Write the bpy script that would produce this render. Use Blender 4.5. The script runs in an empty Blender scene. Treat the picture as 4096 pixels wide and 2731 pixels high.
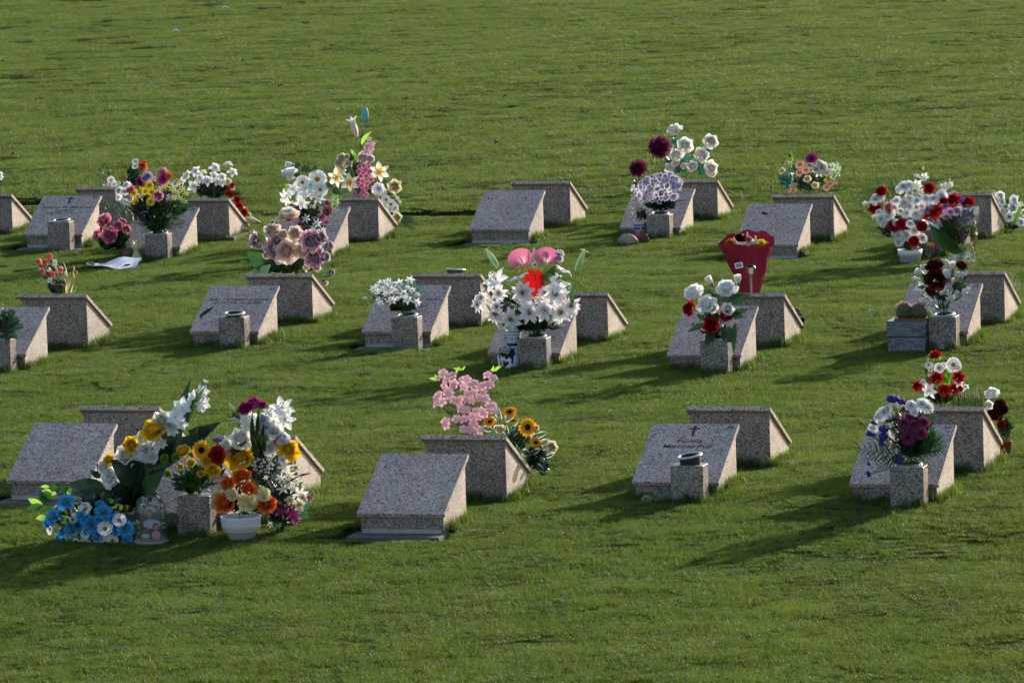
import bpy, math, random
from mathutils import Vector, Matrix, Quaternion, noise
R = math.radians
sc = bpy.context.scene
col = sc.collection
# ------------------------------------------------------------------ camera, sky, sun, exposure
CAM = Vector((14.0, -48.0, 6.09))
RT = Vector((0.96005288, 0.27804666, -0.03144069))
UP = Vector((-0.00259952, 0.12121851, 0.99262244))
FW = Vector((-0.27980655, 0.95288831, -0.11709897))
FPX = 25405.39            # focal length in pixels of the 4096 px wide photograph
cd = bpy.data.cameras.new('camera'); cam = bpy.data.objects.new('camera', cd); col.objects.link(cam)
cd.sensor_width = 36; cd.lens = FPX/4096*36; cd.clip_start = 1; cd.clip_end = 6000
cam.matrix_world = Matrix(((RT.x, UP.x, -FW.x, CAM.x), (RT.y, UP.y, -FW.y, CAM.y), (RT.z, UP.z, -FW.z, CAM.z), (0, 0, 0, 1)))
sc.camera = cam
cd.dof.use_dof = True; cd.dof.focus_distance = 51.0; cd.dof.aperture_fstop = 22
SUN_AZ, SUN_EL = 69.0, 18.0
w = bpy.data.worlds.new('World'); sc.world = w; w.use_nodes = True
nt = w.node_tree; nt.nodes.clear()
sky = nt.nodes.new('ShaderNodeTexSky'); sky.sky_type = 'NISHITA'; sky.sun_disc = False
sky.dust_density = 2.0; sky.ozone_density = 0.8; sky.sun_elevation = R(SUN_EL); sky.sun_rotation = R(90-SUN_AZ)
bg = nt.nodes.new('ShaderNodeBackground'); bg.inputs[1].default_value = 0.145
ow = nt.nodes.new('ShaderNodeOutputWorld')
nt.links.new(sky.outputs[0], bg.inputs[0]); nt.links.new(bg.outputs[0], ow.inputs[0])
ld = bpy.data.lights.new('sun', 'SUN'); ld.energy = 5.0; ld.angle = R(1.2); ld.color = (1.0, 0.95, 0.87)
sun = bpy.data.objects.new('sun', ld); col.objects.link(sun)
sd = Vector((math.cos(R(SUN_EL))*math.cos(R(SUN_AZ)), math.cos(R(SUN_EL))*math.sin(R(SUN_AZ)), math.sin(R(SUN_EL))))
sun.rotation_euler = sd.to_track_quat('Z', 'Y').to_euler(); sun.location = sd*60
sc.view_settings.view_transform = 'Standard'; sc.view_settings.look = 'None'
sc.view_settings.exposure = 0.62; sc.view_settings.gamma = 1
sc.render.resolution_x = 1024; sc.render.resolution_y = 682

rnd = random.Random(7)
def U(a, b): return rnd.uniform(a, b)
# ------------------------------------------------------------------ helpers
def ray(x, y): return FW + RT*((x-2048)/FPX) - UP*((y-1365.5)/FPX)
def PY(x, y, Y):
    d = ray(x, y); return CAM + d*((Y-CAM.y)/d.y)
def ppm(P): return FPX/((Vector(P)-CAM).dot(FW))          # photo pixels per metre at P
def lin(c):
    if isinstance(c, str): c = tuple(int(c[i:i+2], 16)/255 for i in (0, 2, 4))
    return tuple((v/12.92 if v <= .04045 else ((v+.055)/1.055)**2.4) for v in c) + (1,)
class MB:
    def __init__(s): s.v = []; s.f = []; s.t = []; s.e = []; s.m = []; s.mi = 0
    def pt(s, p, t=0., e=0.): s.v.append((p[0], p[1], p[2])); s.t.append(t); s.e.append(e); return len(s.v)-1
    def face(s, idx): s.f.append(tuple(idx)); s.m.append(s.mi)
    def grid(s, rows):
        for a, b in zip(rows[:-1], rows[1:]):
            for i in range(len(a)-1): s.face((a[i], a[i+1], b[i+1], b[i]))
    def hexa(s, p):       # 8 corners: bottom 0-3 ccw, top 4-7
        k = [s.pt(q) for q in p]
        for q in ((3, 2, 1, 0), (4, 5, 6, 7), (0, 1, 5, 4), (1, 2, 6, 5), (2, 3, 7, 6), (3, 0, 4, 7)): s.face([k[i] for i in q])
    def box(s, x0, x1, y0, y1, z0, z1):
        s.hexa([(x0, y0, z0), (x1, y0, z0), (x1, y1, z0), (x0, y1, z0), (x0, y0, z1), (x1, y0, z1), (x1, y1, z1), (x0, y1, z1)])
    def prism(s, poly, z0, z1, taper=1.0):
        n = len(poly); cx = sum(p[0] for p in poly)/n; cy = sum(p[1] for p in poly)/n
        a = [s.pt((p[0], p[1], z0)) for p in poly]
        b = [s.pt((cx+(p[0]-cx)*taper, cy+(p[1]-cy)*taper, z1)) for p in poly]
        s.face(a[::-1]); s.face(b)
        for i in range(n): s.face((a[i], a[(i+1) % n], b[(i+1) % n], b[i]))
    def lathe(s, prof, seg=24, c=(0, 0, 0), tilt=None, closed=False):
        rows = []
        for r_, z in prof:
            row = []
            for k in range(seg):
                a = 2*math.pi*k/seg; p = Vector((r_*math.cos(a), r_*math.sin(a), z))
                if tilt is not None: p = tilt @ p
                row.append(s.pt(p+Vector(c), z, 0))
            rows.append(row)
        for a, b in zip(rows[:-1], rows[1:]):
            for k in range(seg): s.face((a[k], a[(k+1) % seg], b[(k+1) % seg], b[k]))
        if closed: s.face(rows[0][::-1]); s.face(rows[-1])
    def tube(s, pts, r0, r1=None, seg=5):
        r1 = r0 if r1 is None else r1; rows = []; n = len(pts)
        for i, p in enumerate(pts):
            p = Vector(p); d = Vector(pts[min(i+1, n-1)])-Vector(pts[max(i-1, 0)])
            if d.length < 1e-7: d = Vector((0, 0, 1))
            d.normalize(); a = d.orthogonal().normalized(); b = d.cross(a)
            rr = r0+(r1-r0)*i/max(1, n-1)
            rows.append([s.pt(p+(a*math.cos(2*math.pi*k/seg)+b*math.sin(2*math.pi*k/seg))*rr, i/max(1, n-1), 0) for k in range(seg)])
        for a, b in zip(rows[:-1], rows[1:]):
            for k in range(seg): s.face((a[k], a[(k+1) % seg], b[(k+1) % seg], b[k]))
        s.face(rows[0][::-1]); s.face(rows[-1])
    def ball(s, c, r_, sx=1, sy=1, sz=1, seg=8, rings=5, jit=0, t=None):
        c = Vector(c); rows = []
        for i in range(1, rings):
            ph = math.pi*i/rings
            rows.append([s.pt(c+Vector((r_*sx*math.sin(ph)*math.cos(2*math.pi*k/seg), r_*sy*math.sin(ph)*math.sin(2*math.pi*k/seg), r_*sz*math.cos(ph)))*(1+U(-jit, jit)), (1-i/rings) if t is None else t) for k in range(seg)])
        top = s.pt(c+Vector((0, 0, r_*sz)), 1 if t is None else t); bot = s.pt(c-Vector((0, 0, r_*sz)), 0 if t is None else t)
        for k in range(seg): s.face((top, rows[0][k], rows[0][(k+1) % seg])); s.face((bot, rows[-1][(k+1) % seg], rows[-1][k]))
        for a, b in zip(rows[:-1], rows[1:]):
            for k in range(seg): s.face((a[k], b[k], b[(k+1) % seg], a[(k+1) % seg]))
    def mesh(s, name, mats, smooth=True):
        me = bpy.data.meshes.new(name); me.from_pydata(s.v, [], s.f); me.update()
        for a, vals in (('t', s.t), ('e', s.e)):
            at = me.attributes.new(a, 'FLOAT', 'POINT'); at.data.foreach_set('value', vals)
        for m in (mats if isinstance(mats, (list, tuple)) else [mats]): me.materials.append(m)
        me.polygons.foreach_set('material_index', s.m)
        me.polygons.foreach_set('use_smooth', [smooth]*len(s.f)); me.update()
        return me
    def build(s, name, mats, parent=None, loc=(0, 0, 0), smooth=True, bevel=0):
        o = bpy.data.objects.new(name, s.mesh(name, mats, smooth)); col.objects.link(o)
        o.location = loc
        if parent: o.parent = parent
        if bevel:
            b = o.modifiers.new('bevel', 'BEVEL'); b.width = bevel; b.segments = 1; b.limit_method = 'ANGLE'; b.angle_limit = R(40)
        return o
def tag(o, label=None, cat=None, group=None, kind=None):
    if label: o['label'] = label
    if cat: o['category'] = cat
    if group: o['group'] = group
    if kind: o['kind'] = kind
    return o
def empty(name, loc, rz=0):
    o = bpy.data.objects.new(name, None); col.objects.link(o); o.location = loc; o.rotation_euler = (0, 0, rz); o.empty_display_size = .05
    return o
# ------------------------------------------------------------------ materials
class NT:
    def __init__(s, name):
        s.m = bpy.data.materials.new(name); s.m.use_nodes = True; s.t = s.m.node_tree; s.t.nodes.clear()
        s.out = s.n('ShaderNodeOutputMaterial')
    def n(s, ty, **kw):
        x = s.t.nodes.new(ty)
        for k, v in kw.items(): setattr(x, k, v)
        return x
    def l(s, a, b): s.t.links.new(a, b)
    def ramp(s, fac, stops, interp='LINEAR'):
        r_ = s.n('ShaderNodeValToRGB'); e = r_.color_ramp; e.interpolation = interp
        while len(e.elements) < len(stops): e.elements.new(1)
        for el, (p, c) in zip(e.elements, stops): el.position = p; el.color = lin(c) if isinstance(c, str) or len(c) == 3 else c
        s.l(fac, r_.inputs[0]); return r_.outputs[0]
    def mix(s, fac, a, b, mode='MIX'):
        x = s.n('ShaderNodeMix', data_type='RGBA', blend_type=mode)
        if isinstance(fac, (int, float)): x.inputs[0].default_value = fac
        else: s.l(fac, x.inputs[0])
        for i, q in ((6, a), (7, b)):
            if isinstance(q, (tuple, list)): x.inputs[i].default_value = q
            else: s.l(q, x.inputs[i])
        return x.outputs[2]
    def noise(s, vec, scale, detail=3, rough=.55):
        x = s.n('ShaderNodeTexNoise'); x.inputs['Scale'].default_value = scale; x.inputs['Detail'].default_value = detail; x.inputs['Roughness'].default_value = rough
        if vec is not None: s.l(vec, x.inputs['Vector'])
        return x.outputs[0]
    def math(s, op, a, b=None):
        x = s.n('ShaderNodeMath', operation=op)
        for i, q in ((0, a), (1, b)):
            if q is None: continue
            if isinstance(q, (int, float)): x.inputs[i].default_value = q
            else: s.l(q, x.inputs[i])
        return x.outputs[0]
    def bsdf(s, colr, rough=.5, metal=0., spec=.5, bump=None, bd=.002, trans=0., tcol=None):
        b = s.n('ShaderNodeBsdfPrincipled')
        if isinstance(colr, (tuple, list)): b.inputs['Base Color'].default_value = colr
        else: s.l(colr, b.inputs['Base Color'])
        if isinstance(rough, (int, float)): b.inputs['Roughness'].default_value = rough
        else: s.l(rough, b.inputs['Roughness'])
        b.inputs['Metallic'].default_value = metal; b.inputs['Specular IOR Level'].default_value = spec
        if bump is not None:
            k = s.n('ShaderNodeBump'); k.inputs['Distance'].default_value = bd; k.inputs['Strength'].default_value = 1
            s.l(bump, k.inputs['Height']); s.l(k.outputs[0], b.inputs['Normal'])
        res = b.outputs[0]
        if trans:
            tr = s.n('ShaderNodeBsdfTranslucent')
            q = tcol if tcol is not None else colr
            if isinstance(q, (tuple, list)): tr.inputs[0].default_value = q
            else: s.l(q, tr.inputs[0])
            mx = s.n('ShaderNodeMixShader'); mx.inputs[0].default_value = trans
            s.l(res, mx.inputs[1]); s.l(tr.outputs[0], mx.inputs[2]); res = mx.outputs[0]
        s.l(res, s.out.inputs[0]); return s.m
MC = {}
def plain(name, c, rough=.5, metal=0., spec=.5, nz=.12, scale=60, bd=.0008):
    if name in MC: return MC[name]
    k = NT(name); g = k.n('ShaderNodeTexCoord'); n1 = k.noise(g.outputs['Object'], scale)
    c = lin(c); dark = tuple(v*(1-nz*2.2) for v in c[:3])+(1,); lite = tuple(min(1, v*(1+nz)) for v in c[:3])+(1,)
    MC[name] = k.bsdf(k.mix(n1, dark, lite), rough, metal, spec, bump=n1, bd=bd); return MC[name]
def petal_mat(c0, c1, ce=None, pos=.35, trans=.30):
    key = ('petal', c0, c1, ce, pos)
    if key in MC: return MC[key]
    k = NT('petal_'+c1); a = k.n('ShaderNodeAttribute', attribute_name='t'); e = k.n('ShaderNodeAttribute', attribute_name='e')
    c = k.ramp(a.outputs['Fac'], [(max(0, pos-.3), c0), (min(1, pos+.30), c1)])
    if ce:
        c = k.mix(k.ramp(e.outputs['Fac'], [(.45, (0, 0, 0, 1)), (.95, (1, 1, 1, 1))]), c, lin(ce))
    oi = k.n('ShaderNodeObjectInfo'); hs = k.n('ShaderNodeHueSaturation')
    k.l(c, hs.inputs['Color'])
    v = k.math('ADD', k.math('MULTIPLY', oi.outputs['Random'], .12), .93); k.l(v, hs.inputs['Value'])
    g = k.n('ShaderNodeTexCoord'); n1 = k.noise(g.outputs['Object'], 9, 4)
    c2 = k.mix(k.math('MULTIPLY', n1, .14), hs.outputs[0], (0.45, 0.4, 0.38, 1), 'MULTIPLY')
    MC[key] = k.bsdf(c2, .55, 0, .35, bump=n1, bd=.01, trans=trans); return MC[key]
def leaf_mat(c0, c1, rough=.42, trans=.25, edge=None, spec=.5):
    key = ('leaf', c0, c1, edge)
    if key in MC: return MC[key]
    k = NT('leaf_'+c0); g = k.n('ShaderNodeNewGeometry'); a = k.n('ShaderNodeAttribute', attribute_name='e')
    c = k.mix(k.noise(g.outputs['Position'], 14, 4), lin(c0), lin(c1))
    rp = k.n('ShaderNodeMapRange'); k.l(g.outputs['Random Per Island'], rp.inputs[0]); rp.inputs[3].default_value = .65; rp.inputs[4].default_value = 1.3
    hs = k.n('ShaderNodeHueSaturation'); k.l(c, hs.inputs['Color']); k.l(rp.outputs[0], hs.inputs['Value'])
    c = hs.outputs[0]
    if edge: c = k.mix(k.ramp(a.outputs['Fac'], [(.55, (0, 0, 0, 1)), (.7, (1, 1, 1, 1))]), c, lin(edge))
    MC[key] = k.bsdf(c, rough, 0, spec, trans=trans); return MC[key]
def granite(name, stain=0.0, dark=False, warm=0.):
    k = NT(name); tc = k.n('ShaderNodeTexCoord'); oi = k.n('ShaderNodeObjectInfo')
    va = k.n('ShaderNodeVectorMath', operation='ADD'); k.l(tc.outputs['Object'], va.inputs[0])
    sc3 = k.n('ShaderNodeVectorMath', operation='SCALE'); k.l(oi.outputs['Random'], sc3.inputs['Scale']); sc3.inputs[0].default_value = (31, 17, 23)
    k.l(sc3.outputs[0], va.inputs[1]); P = va.outputs[0]
    vo = k.n('ShaderNodeTexVoronoi', feature='F1'); vo.inputs['Scale'].default_value = 115
    dn = k.n('ShaderNodeTexNoise'); dn.inputs['Scale'].default_value = 70; k.l(P, dn.inputs['Vector'])
    dv = k.n('ShaderNodeVectorMath', operation='SCALE'); dv.inputs['Scale'].default_value = .02; k.l(dn.outputs['Color'], dv.inputs[0])
    av = k.n('ShaderNodeVectorMath', operation='ADD'); k.l(P, av.inputs[0]); k.l(dv.outputs[0], av.inputs[1]); k.l(av.outputs[0], vo.inputs['Vector'])
    sx = k.n('ShaderNodeSeparateColor'); k.l(vo.outputs['Color'], sx.inputs[0])
    c1 = k.ramp(sx.outputs[0], [(0, '5a5350'), (.10, '857b76'), (.18, 'bcb0a8'), (.42, 'cbbeb3'), (.48, 'daaf9d'), (.72, 'e0b8a6'), (.80, 'c8bdb5'), (.92, 'ece2d8')] if not dark else [(0, '433f3b'), (.12, '57524e'), (.22, '857e78'), (.44, '958d86'), (.56, 'a1887c'), (.74, 'a88f83'), (.84, '969089'), (.94, 'b8b1aa')], 'CONSTANT')
    vo2 = k.n('ShaderNodeTexVoronoi', feature='F1'); vo2.inputs['Scale'].default_value = 230; k.l(P, vo2.inputs['Vector'])
    s2 = k.n('ShaderNodeSeparateColor'); k.l(vo2.outputs['Color'], s2.inputs[0])
    c2 = k.mix(k.ramp(s2.outputs[1], [(.80, (0, 0, 0, 1)), (.84, (1, 1, 1, 1))]), c1, lin('3a3b44' if not dark else '2c2b2e'))
    c2 = k.mix(k.ramp(s2.outputs[2], [(.86, (0, 0, 0, 1)), (.9, (.55, .55, .55, 1))]), c2, lin('c2c2c6'))
    big = k.noise(P, 3.2, 4); c3 = k.mix(k.ramp(big, [(.35, (0, 0, 0, 1)), (.75, (.35, .35, .35, 1))]), c2, lin('a89a8c'), 'MULTIPLY')
    if stain:
        st = k.noise(P, 7, 5, .7); c3 = k.mix(k.ramp(st, [(.5, (0, 0, 0, 1)), (.72, (stain, stain, stain, 1))]), c3, lin('6b6456'), 'MULTIPLY')
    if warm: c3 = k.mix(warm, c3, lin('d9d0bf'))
    return k.bsdf(c3, k.ramp(k.noise(P, 5, 3), [(.3, (.32, .32, .32, 1)), (.7, (.5, .5, .5, 1))]), 0, .4)
GS = granite('granite_slab', .25); GB = granite('granite_body', .4, True); GSUNLIT = granite('granite_side_sunlit', .5, warm=.22); GV = granite('granite_vase', .6, True)  # side granite is paler and warmer: sunlight on outer sides put into the colour
MORT = plain('mortar', 'b3aea2', .85, 0, .2, .2, 40); CONC = plain('concrete', '6e6b64', .9, 0, .2, .25, 25, .003)
INK = plain('engraving_paint', '1c1c20', .6, 0, .3, .1)
ALU = plain('aluminium_rim', 'b4b6b2', .38, .75, .5, .08); DARKP = plain('dark_plastic', '2c2f31', .5, 0, .4, .15)
WHITEP = plain('white_plastic', 'd9dade', .35, 0, .5, .05); GOLD = plain('gold_line', 'b09a60', .4, .5)
DG = leaf_mat('16301a', '274a22'); MG = leaf_mat('274d20', '41702c'); BG_ = leaf_mat('5e9a2a', '86bd3a', trans=.4); OL = leaf_mat('39501f', '5f7a30')
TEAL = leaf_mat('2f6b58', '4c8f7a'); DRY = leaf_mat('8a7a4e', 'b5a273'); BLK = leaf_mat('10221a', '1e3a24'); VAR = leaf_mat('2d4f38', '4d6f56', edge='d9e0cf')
PALE = leaf_mat('9bbf7c', 'c6dba6', trans=.4); GREY = leaf_mat('6d7c5c', '93a07c'); STRAW = leaf_mat('c9b17c', 'e3d3a8', trans=.35); STEM = leaf_mat('33521f', '4f7030', trans=0); TEALB = leaf_mat('3fa6a0', '62c4bd', trans=.3)
LIME = leaf_mat('7fb832', 'a9d456', trans=.4); MW = leaf_mat('a8c4a4', 'd6e6cf', trans=.3)
# ------------------------------------------------------------------ grave grid: centre of the high edge of each front marker (x, y, z)
PAIRS = {'1a': (-7.377, 9.806, .402), '1b': (-6.014, 8.751, .391), '1c': (-4.408, 8.436, .424), '1d': (-2.914, 9.870, .432),
 '1e': (-1.635, 10.610, .369), '1f': (-.023, 8.694, .409), '1g': (1.462, 8.778, .413), '3a': (-4.288, .003, .466), '3b': (-2.904, 1.754, .440),
 '3c': (-1.468, 1.911, .424), '3d': (-.005, .606, .414), '3e': (1.585, .161, .458), '3f': (3.092, 1.546, .480), '4a': (-1.050, -7.414, .532),
 '4b': (.318, -8.552, .497), '4c': (1.727, -8.319, .470), '4d': (3.205, -6.896, .485), '4e': (4.771, -7.223, .535), '1z': (-8.62, 9.75, .345)}
GAP, DEP, DH, HI = .8817, .5932, .3149, .43
FOOT = {'1a', '1d', '1f', '3c', '4a', '4c'}          # front markers whose concrete footing shows
def base_h(x, y):
    sw = 0.25; s = 0.25*0.02
    for X, Y, Z in PAIRS.values():
        d = (x-X)**2 + (max(0, abs(y-Y-.44)-.9))**2
        if d < 25:
            q = math.exp(-d/1.6); sw += q; s += q*(Z-HI)
    return s/sw
def pit(x, y):
    for k in FOOT:
        X, Y, Z = PAIRS[k]
        if abs(x-X-.0) < .42 and Y-1.0 < y < Y-.5: return True
    return False
def gh(x, y):
    h = base_h(x, y)
    h += .030*noise.noise((x*.55, y*.35, 3.1)) + .018*noise.noise((x*1.6, y*1.25, 7.7)) + .013*noise.noise((x*2.6, y*2.6, 1.3)) + .003*noise.noise((x*7.0, y*6.0, 4.3))
    # shallow terrace edge behind the far row
    ye = 12.1+.9*math.exp(-((x+9.2)/1.6)**2)-.5*math.exp(-((x+3.6)/1.3)**2)+.12*noise.noise((x*1.3, 0, 0))
    if y > ye-.25:
        q = min(1, .12+math.exp(-((x+9.0)/1.0)**2)+math.exp(-((x+4.2)/1.0)**2)); h += q*(.05*min(1, max(0, (y-ye)/.12)) - .03*math.exp(-((y-ye+.08)/.10)**2))
    if pit(x, y): h = min(h, base_h(x, y)-.055)
    return h
def edge_y(x): return 12.1+.9*math.exp(-((x+9.2)/1.6)**2)-.5*math.exp(-((x+3.6)/1.3)**2)+.12*noise.noise((x*1.3, 0, 0))
def lines(a, b, st, far):
    L = []; v = a
    while v <= b: L.append(v); v += st
    lo, hi, s_ = a, b, st; l2 = []; h2 = []
    while hi < far: s_ *= 1.6; hi += s_; h2.append(hi); lo -= s_; l2.append(lo)
    return l2[::-1]+L+h2
xs = lines(-13.5, 8.5, .085, 3000); ys = lines(-17, 14, .075, 3000)
ys = [v for v in ys if not 14 < v < 50]+[14+.25*i for i in range(1, 150)]; ys.sort()
g = MB(); rows = [[g.pt((x, y, gh(x, y) if -20 < x < 12 and -20 < y < 55 else 0)) for x in xs] for y in ys]; g.grid(rows)
k = NT('lawn_soil'); ge = k.n('ShaderNodeNewGeometry'); P = ge.outputs['Position']
c = k.mix(k.ramp(k.noise(P, 2.2, 5), [(.35, (0, 0, 0, 1)), (.7, (1, 1, 1, 1))]), lin('1e2c10'), lin('283818'))
c = k.mix(k.ramp(k.noise(P, 30, 4), [(.4, (0, 0, 0, 1)), (.7, (1, 1, 1, 1))]), c, lin('2a2c18'))
SOIL = k.bsdf(c, 1., 0, .0, bump=k.noise(P, 60, 4), bd=.01)
tag(g.build('ground', SOIL), kind='structure')
# bare earth and a strip of concrete edging where the terrace edge is open
for (x0, x1, nm, mt, dy, hgt) in ((-9.6, -8.35, 'edging', CONC, -.13, .012), (-5.0, -3.35, 'bare_soil', None, -.10, .006)):
    m = MB(); n = 26; A = []
    for i in range(n+1):
        x = x0+(x1-x0)*i/n; ww = (.20 if mt else .13)*(.6+.4*math.sin(math.pi*i/n))*(1+.3*noise.noise((x*5, 1, 1)))
        y = edge_y(x)+dy; A.append([m.pt((x, y-ww/2, gh(x, y-ww/2)+hgt)), m.pt((x, y, gh(x, y)+hgt+.012)), m.pt((x, y+ww/2, gh(x, y+ww/2)+hgt))])
    m.grid(A)
    tag(m.build(nm if mt else 'soil', mt or plain('earth', '5a4a3a', .95, 0, .1, .3, 30, .01)), kind='structure')
# ------------------------------------------------------------------ lawn grass: one object, blades instanced over the lawn
def excluded(x, y, mg=0.):
    for k_, (X, Y, Z) in PAIRS.items():
        if abs(x-X) > .6 or not -1.2 < y-Y < 2.2: continue
        if k_ != '1z' and abs(x-X) < .285+mg and -.565-mg < y-Y < -.03+mg: return True
        if abs(x-X) < .285+mg and .91-mg < y-Y < 1.45+mg: return True
        if k_ in FOOT and -.36-mg < x-X < .34+mg and -.80-mg < y-Y < -.5: return True
    yy = edge_y(x)
    if -9.6 < x < -8.4 and abs(y-yy+.13) < .10+mg: return True
    if -5.0 < x < -3.4 and abs(y-yy+.10) < .06+mg: return True
    return False
GR = MB(); KIND = []; ROT = []; SCL = []; RN = []
def blade(mb, x, y, h, wd, lean, az, rv, kd):
    d = Vector((math.cos(az), math.sin(az), 0)); s_ = Vector((-math.sin(az+U(-.9, .9)), math.cos(az+U(-.9, .9)), 0))*wd/2
    p0 = Vector((x, y, -.004)); p1 = p0+Vector((0, 0, h*.55))+d*(h*.55*math.tan(lean)*.5); p2 = p0+Vector((0, 0, h*math.cos(lean*.9)))+d*(h*math.sin(lean)*1.1)
    i = [mb.pt(p0-s_, 0), mb.pt(p0+s_, 0), mb.pt(p1-s_*.8, .5), mb.pt(p1+s_*.8, .5), mb.pt(p2, 1)]
    mb.face((i[0], i[1], i[3], i[2])); mb.face((i[2], i[3], i[4]))
    for _ in range(5): KIND.append(kd); ROT.append((0, 0, 0)); SCL.append((1, 1, 1)); RN.append(rv)
for v in range(4):
    for _ in range(520):
        blade(GR, U(-.082, .082), U(-.082, .082), rnd.triangular(.008, .028, .016), U(.0011, .0022), abs(rnd.gauss(.45, .35)), U(0, 6.28), rnd.random(), v)
for v in (4, 5):
    for _ in range(22 if v == 4 else 14):
        blade(GR, rnd.gauss(0, .022), rnd.gauss(0, .022), U(.04, .085)*(1.25 if v == 5 else 1), U(.003, .0048), abs(rnd.gauss(.30, .25)), U(0, 6.28), rnd.random()*.8, v)
for _ in range(80):
    blade(GR, U(-.045, .045), U(-.045, .045), rnd.triangular(.008, .030, .017), U(.0012, .0024), abs(rnd.gauss(.45, .35)), U(0, 6.28), rnd.random(), 6)
def gpoint(x, y, kd, rot, s_):
    GR.pt((x, y, gh(x, y))); KIND.append(10+kd); ROT.append(rot); SCL.append(s_); RN.append(0)
fx, fy = -.2826, .9592
s_ = 30.5
while s_ < 104:
    far = s_ > 62; st = .20 if far else .122; wd = .0806*s_+1.6; t_ = -wd
    while t_ < wd:
        a, b = s_+U(-.3, .3)*st, t_+U(-.3, .3)*st
        x, y = 14+fx*a+fy*b, -48+fy*a-fx*b
        e = .3; nx = (gh(x-e, y)-gh(x+e, y))/(2*e) if not far else 0; ny = (gh(x, y-e)-gh(x, y+e))/(2*e) if not far else 0
        hs = U(.85, 1.15)+.6*noise.noise((x*2.3, y*1.6, 20))+.35*noise.noise((x*.5, y*.4, 40)); q = 1.65 if far else 1.
        if excluded(x, y, .11):
            for i in range(2):
                for j in range(2):
                    for kk in range(2):
                        xx, yy = x+(i-.5)*.095+U(-.02, .02), y+(j-.5)*.095+U(-.02, .02)
                        if not excluded(xx, yy, .03): gpoint(xx, yy, 6, (0, 0, U(0, 6.28)), (1, 1, 1.15*hs))
        else:
            gpoint(x, y, rnd.randrange(4), (-ny, nx, U(0, 6.28)), (q, q, hs*(1.2 if far else 1)))
        if rnd.random() < (.008 if not far else .0) and not excluded(x, y, .06): gpoint(x, y, 4, (0, 0, U(0, 6.28)), (.8, .8, U(.5, .75)))
        t_ += st
    s_ += st
for k_, (X, Y, Z) in PAIRS.items():        # uncut grass along the stones
    for (a0, a1, b0, b1, n) in ((X+.30, X+.31, Y-.56, Y-.02, 34), (X-.33, X-.30, Y-.56, Y, 16), (X-.3, X+.3, Y-.01, Y+.04, 14), (X+.30, X+.31, Y+.90, Y+1.46, 34),
                                (X-.3, X+.32, Y+.86, Y+.895, 40), (X-.3, X+.3, Y-.60, Y-.575, 0 if k_ in FOOT else 22), (X+.0, X+.26, Y-.80, Y-.79, 0 if k_ in ('4c', '1d', '1f') else 12)):
        if k_ == '1z' and b0 < Y+.8: continue
        for _ in range(n):
            x, y = U(a0, a1), U(b0, b1)
            hq = .95+.45*noise.noise((x*3, y*3, 5))
            gpoint(x, y, rnd.choice((4, 4, 5)), (0, 0, U(0, 6.28)), (1, 1, max(.45, min(1.25, rnd.gauss(hq, .25)))))
k = NT('grass_blades'); at = k.n('ShaderNodeAttribute', attribute_name='rn'); tt = k.n('ShaderNodeAttribute', attribute_name='t'); ge = k.n('ShaderNodeNewGeometry'); P = ge.outputs['Position']
c = k.ramp(at.outputs['Fac'], [(0, '314c1c'), (.35, '3e5e20'), (.7, '4e702a'), (.90, '607838'), (.965, '7c7a48'), (1, '8c8860')])
n1 = k.noise(P, .55, 3); n2 = k.noise(P, 2.6, 4); n3 = k.noise(P, 9, 3)
c = k.mix(k.ramp(n1, [(.38, (0, 0, 0, 1)), (.66, (.55, .55, .55, 1))]), c, lin('5c752b'))
c = k.mix(k.ramp(n2, [(.40, (0, 0, 0, 1)), (.68, (.5, .5, .5, 1))]), c, lin('344b21'))
c = k.mix(k.ramp(n3, [(.5, (0, 0, 0, 1)), (.70, (.6, .6, .6, 1))]), c, lin('29401a'))
GM = k.bsdf(c, .5, 0, .2, trans=.34, tcol=k.mix(.5, c, lin('8aa02e')))
k = GM.node_tree
go = GR.build('lawn_grass', GM)
me = go.data
for nm, ty, vals in (('kind', 'INT', KIND), ('rn', 'FLOAT', RN)):
    a_ = me.attributes.new(nm, ty, 'POINT'); a_.data.foreach_set('value', vals)
for nm, vals in (('rot', ROT), ('scl', SCL)):
    a_ = me.attributes.new(nm, 'FLOAT_VECTOR', 'POINT'); a_.data.foreach_set('vector', [q for v in vals for q in v])
tag(go, 'short green lawn grass with longer uncut tufts along the stones', 'grass', kind='stuff')
ng = bpy.data.node_groups.new('grass_spread', 'GeometryNodeTree')
ng.interface.new_socket('Geometry', in_out='INPUT', socket_type='NodeSocketGeometry'); ng.interface.new_socket('Geometry', in_out='OUTPUT', socket_type='NodeSocketGeometry')
gi = ng.nodes.new('NodeGroupInput'); go_ = ng.nodes.new('NodeGroupOutput'); jn = ng.nodes.new('GeometryNodeJoinGeometry')
def named(nm, ty):
    x = ng.nodes.new('GeometryNodeInputNamedAttribute'); x.data_type = ty; x.inputs['Name'].default_value = nm; return x.outputs['Attribute']
ak = named('kind', 'INT')
def sep(val):
    cp = ng.nodes.new('FunctionNodeCompare'); cp.data_type = 'INT'; cp.operation = 'EQUAL'
    i_ = [q for q in cp.inputs if q.type == 'INT']; ng.links.new(ak, i_[0]); i_[1].default_value = val
    s_ = ng.nodes.new('GeometryNodeSeparateGeometry'); s_.domain = 'POINT'
    ng.links.new(gi.outputs[0], s_.inputs[0]); ng.links.new(cp.outputs[0], s_.inputs[1]); return s_.outputs[0]
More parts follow.
